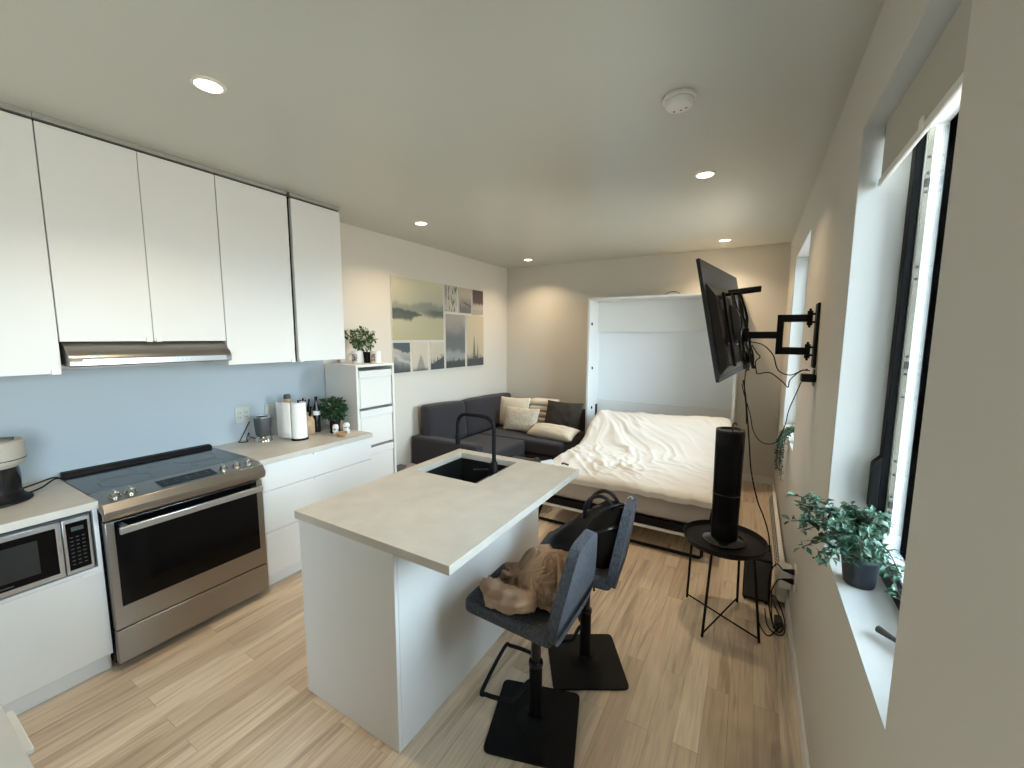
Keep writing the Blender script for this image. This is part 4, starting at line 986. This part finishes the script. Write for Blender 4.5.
# ------------------------------------------------------------------ round tray table with tower fan
tcx, tcy = -.088, 2.725
t = thing('tray_table', 'round black metal tray side table beside the bed', 'side table', (tcx,tcy,0))
part('tray', MB().lathe((tcx,tcy,.485), [(.001,0),(.212,0),(.218,.004),(.226,.030),(.231,.031),(.224,.0),(.215,-.006),(.001,-.006)], 56, cap=False), 'blackm', t, ang=50)
feet = [(-.285,2.812), (-.158,2.458), (.127,2.573), (.006,2.924)]
for fx_, fy_ in feet:
    d_ = Vector((fx_-tcx, fy_-tcy, 0)).normalized(); top = Vector((tcx,tcy,.478))+d_*.200
    part('leg', MB().tube([top, Vector((fx_,fy_,.002))], .0075, 10), 'blackm', t)
for a, b in ((0,2),(1,3)): part('cross_bar', MB().tube([Vector((*feet[a],.022)), Vector((*feet[b],.022 if a == 0 else .03))], .005, 8), 'blackm', t)
fx, fy, fz = -.090, 2.735, .4855
t = thing('tower_fan', 'tall black cylindrical tower fan standing on the tray table', 'fan', (fx,fy,fz))
part('base', MB().lathe((fx,fy,fz+.001), [(.118,0),(.120,.006),(.112,.014),(.06,.024),(.05,.03)], 48), 'blackgloss', t)
def towerf(u, v):
    a = 2*PI*u; r = .073+.006*v; rib = 0
    if abs(((a-R(-90)+PI) % (2*PI))-PI) < 1.15 and .12 < v < .90: rib = -.002*(int(u*200) % 2)
    return (fx+(r+rib)*math.cos(a), fy+(r+rib)*math.sin(a), fz+.028+v*.655)
part('body', MB().grid(towerf, 200, 40, cu=True), 'black', t, ang=60)
part('top_cap', MB().lathe((fx,fy,fz+.6832), [(.079,0),(.080,.004),(.078,.012),(.060,.014),(.055,.006),(.001,.006)], 48, cap=False), 'blackgloss', t)
part('carry_handle', MB().tube([(fx+.01,fy,fz+.69),(fx+.012,fy,fz+.725),(fx+.022,fy,fz+.735),(fx+.03,fy,fz+.725)], .005, 8, smooth=4), 'darkgrey', t)
part('waist_ring', MB().lathe((fx,fy,fz+.30), [(.0755,0),(.0775,.003),(.0758,.006)], 48, cap=False), 'blackgloss', t)
t = thing('subwoofer', 'black box subwoofer on the floor behind the tray table', 'speaker', (.12,3.1,0))
part('cabinet', MB().box(.032, .188, 2.985, 3.24, .012, .300), 'black', t, bevel=.008)
part('grille', MB().box(.040, .180, 2.977, 2.9845, .03, .285), 'darkgrey', t, bevel=.003)
for x in (.05,.17):
    for y in (3.0,3.22): part('foot', MB().cyl((x,y,.001), .01, 0, .0105, 10), 'black', t)

# baseboard heater
t = thing('baseboard_heater', 'white electric baseboard heater with slotted grille along the right wall', 'heater', (.25,3.95,.03))
hp = [(XR-.014,.035),(XR-.062,.035),(XR-.066,.12),(XR-.040,.195),(XR-.014,.20)]
part('casing', MB().prism(hp, (0,3.08,0), (1,0,0), (0,0,1), (0,1.66,0)), 'whitep', t, bevel=.003)
mb = MB(); A_ = Vector((XR-.066,0,.12)); B_ = Vector((XR-.040,0,.195)); nn = Vector((-.075,0,.026)).normalized()
for r in range(3):
    q = A_.lerp(B_, .22+.28*r); uu_ = (B_-A_).normalized()
    for k in range(26):
        y = 3.26+k*.055; c_ = q+nn*.0008
        mb.add([c_+Vector((0,y,0))-uu_*.006, c_+Vector((0,y+.042,0))-uu_*.006, c_+Vector((0,y+.042,0))+uu_*.006, c_+Vector((0,y,0))+uu_*.006], [(0,1,2,3)])
part('grille_slots', mb, 'black', t)
part('end_cap', MB().prism([(XR-.013,.030),(XR-.065,.030),(XR-.070,.12),(XR-.042,.200),(XR-.013,.205)], (0,3.02,0), (1,0,0), (0,0,1), (0,.059,0)), 'whitep', t, bevel=.003)
# low outlet with plugs
t = thing('wall_outlet', 'white low outlet on the right wall with two black plugs, near the heater', 'outlet', (XR,2.72,.30))
part('plate', MB().box(XR-.008, XR-.0005, 2.665, 2.775, .305, .425), 'whitep', t, bevel=.002)
part('surge_box', MB().box(XR-.075, XR-.0085, 2.800, 2.90, .24, .36), 'whitep', t, bevel=.006)
for z in (.335, .392): part('plug', MB().lathe((XR-.009,2.725,z), [(.016,0),(.016,.012),(.011,.028),(.005,.055)], 14, rot=Matrix.Rotation(R(-90),3,'Y')), 'black', t)
t = thing('cord_tangle', 'tangled black cords and plug on the floor by the baseboard', 'cords', (.21,2.76,0))
for k, pts in enumerate([[(XR-.062,2.725,.392),(.19,2.76,.40),(.165,2.80,.30),(.17,2.84,.14),(.19,2.80,.03),(.22,2.72,.008),(.25,2.76,.012),(.245,2.86,.02)],
  [(XR-.062,2.725,.335),(.20,2.74,.31),(.18,2.80,.20),(.20,2.86,.10),(.24,2.82,.02),(.20,2.70,.006),(.165,2.66,.006),(.13,2.75,.006),(.12,2.88,.010)],
  [(.16,2.92,.012),(.17,2.76,.008),(.21,2.69,.010),(.25,2.70,.020),(.255,2.80,.05),(.22,2.86,.12),(.19,2.83,.16),(.185,2.76,.10),(.20,2.72,.02)]]):
    part('cord', MB().tube(pts, .0035, 7, smooth=8), 'black', t)
part('power_brick', MB().box(.205,.245,2.76,2.83,.012,.05), 'darkgrey', t, bevel=.006)

# ------------------------------------------------------------------ plants on the window sills
px, py, pz = .350, 1.705, .9065
t = thing('sill_plant', 'artificial leafy plant in a dark pot on the near window sill', 'potted plant', (px,py,pz))
part('pot', MB().lathe((px,py,pz), [(.040,0),(.042,.003),(.053,.088),(.056,.092),(.056,.102),(.050,.102),(.048,.085)], 32), 'pot', t)
part('soil', MB().cyl((px,py,pz+.084), .048, 0, .004, 20), 'soil', t)
rnd = random.Random(11); lv = MB(); stm = MB()
ends = []
for i in range(34):
    a = rnd.uniform(0, 2*PI); L_ = rnd.uniform(.09,.20); hx = math.cos(a); hy = math.sin(a)
    e = Vector((px-.045+hx*L_*.75, py+.0+hy*L_*1.05, pz+.10+rnd.uniform(-.02,.13)))
    if e.x > .415: e.x = .412
    ends.append(e)
ends += [Vector((.17,1.74,1.13)), Vector((.15,1.70,1.08)), Vector((.185,1.68,1.00)), Vector((.165,1.78,1.15)), Vector((.19,1.74,1.17)), Vector((.385,1.42,1.02)), Vector((.40,1.50,1.05))]
for e in ends:
    s0 = Vector((px+rnd.uniform(-.02,.02), py+rnd.uniform(-.02,.02), pz+.088)); m_ = (s0+e)/2+Vector((0,0,.05+.02*rnd.random()))
    P_ = spline([s0, m_, e], 7); stm.tube(P_, .0016, 5)
    for k in range(4, len(P_)):
        for q in range(3):
            d_ = Vector((rnd.gauss(0,1), rnd.gauss(0,1), rnd.gauss(0,.6))).normalized(); l_ = rnd.uniform(.020,.034)
            p_ = P_[k]+d_*.004
            if p_.x > .405: d_.x = -abs(d_.x)
            lv.leaf(p_, d_, Vector((rnd.gauss(0,.4), rnd.gauss(0,.4), 1)), l_, l_*.55)
part('stems', stm, 'stem', t); part('leaves', lv, 'leafb', t)
px, py = .36, 3.86
t = thing('trailing_plant', 'trailing small-leaved plant hanging from the far window sill', 'potted plant', (px,py,.9065))
part('pot', MB().lathe((px,py,.9065), [(.035,0),(.045,.075),(.042,.075),(.04,.06)], 24), 'trim', t)
lv = MB(); stm = MB(); rnd = random.Random(3)
for i in range(19):
    x1 = rnd.uniform(.215,.262); y1 = py+rnd.uniform(-.16,.14); zb_ = rnd.uniform(.58,.86)
    P_ = spline([Vector((px,py,.97)), Vector(((px+x1)/2+.01,(py+y1)/2,1.01)), Vector((x1,y1,.92)), Vector((x1-.01,y1,zb_))], 6); stm.tube(P_, .0013, 5)
    for k in range(2, len(P_)):
        for q in range(3):
            d_ = Vector((rnd.gauss(0,1), rnd.gauss(0,1), rnd.gauss(0,1))).normalized()
            if P_[k].x+d_.x*.02 > XR-.004 and P_[k].z < .91: d_.x = -abs(d_.x)
            lv.leaf(P_[k], d_, Vector((-.5,0,1)), .022, .013)
part('stems', stm, 'stem', t); part('leaves', lv, 'leafb', t)

# ------------------------------------------------------------------ daylight
w = bpy.data.worlds.new('daylight'); bpy.context.scene.world = w; w.use_nodes = True
nt = w.node_tree; bg = nt.nodes['Background']
tc = nt.nodes.new('ShaderNodeTexCoord'); sp_ = nt.nodes.new('ShaderNodeSeparateXYZ'); nt.links.new(tc.outputs['Generated'], sp_.inputs[0])
rp = nt.nodes.new('ShaderNodeValToRGB'); mr = nt.nodes.new('ShaderNodeMapRange'); mr.inputs[1].default_value = -1; mr.inputs[2].default_value = 1
nt.links.new(sp_.outputs[2], mr.inputs[0]); nt.links.new(mr.outputs[0], rp.inputs[0])
e = rp.color_ramp.elements; e[0].position = .47; e[0].color = (.30,.29,.27,1); e[1].position = .52; e[1].color = (.74,.88,1.0,1)
x = rp.color_ramp.elements.new(1.0); x.color = (.36,.50,.68,1)
nt.links.new(rp.outputs[0], bg.inputs[0]); bg.inputs[1].default_value = 28.0
for y0, y1, z0, z1 in (W1, W2, W_FILL):
    l = bpy.data.lights.new('portal', 'AREA'); l.shape = 'RECTANGLE'; l.size = z1-z0; l.size_y = y1-y0; l.cycles.is_portal = True
    o = bpy.data.objects.new('window_portal', l); C.objects.link(o); o.location = (WX+.02, (y0+y1)/2, (z0+z1)/2); o.rotation_euler = (0, R(90), 0)
    o['kind'] = 'structure'

# ------------------------------------------------------------------ camera
cd = bpy.data.cameras.new('camera'); cam = bpy.data.objects.new('camera', cd); C.objects.link(cam); bpy.context.scene.camera = cam
cd.sensor_fit = 'HORIZONTAL'; cd.sensor_width = 36; cd.lens = 411.534/1024*36; cd.clip_start = .02
yaw, pitch, rl = .5297, .1139, .0043
f = Vector((-math.sin(yaw)*math.cos(pitch), math.cos(yaw)*math.cos(pitch), -math.sin(pitch)))
r0 = Vector((math.cos(yaw), math.sin(yaw), 0)); u0 = r0.cross(f)
r_ = r0*math.cos(rl)+u0*math.sin(rl); u_ = u0*math.cos(rl)-r0*math.sin(rl)
cam.matrix_world = Matrix(((r_.x,u_.x,-f.x,0),(r_.y,u_.y,-f.y,0),(r_.z,u_.z,-f.z,1.7213),(0,0,0,1)))
vs_ = bpy.context.scene.view_settings; vs_.view_transform = 'Standard'; vs_.look = 'None'; vs_.gamma = 1; vs_.use_curve_mapping = False; vs_.exposure = 0
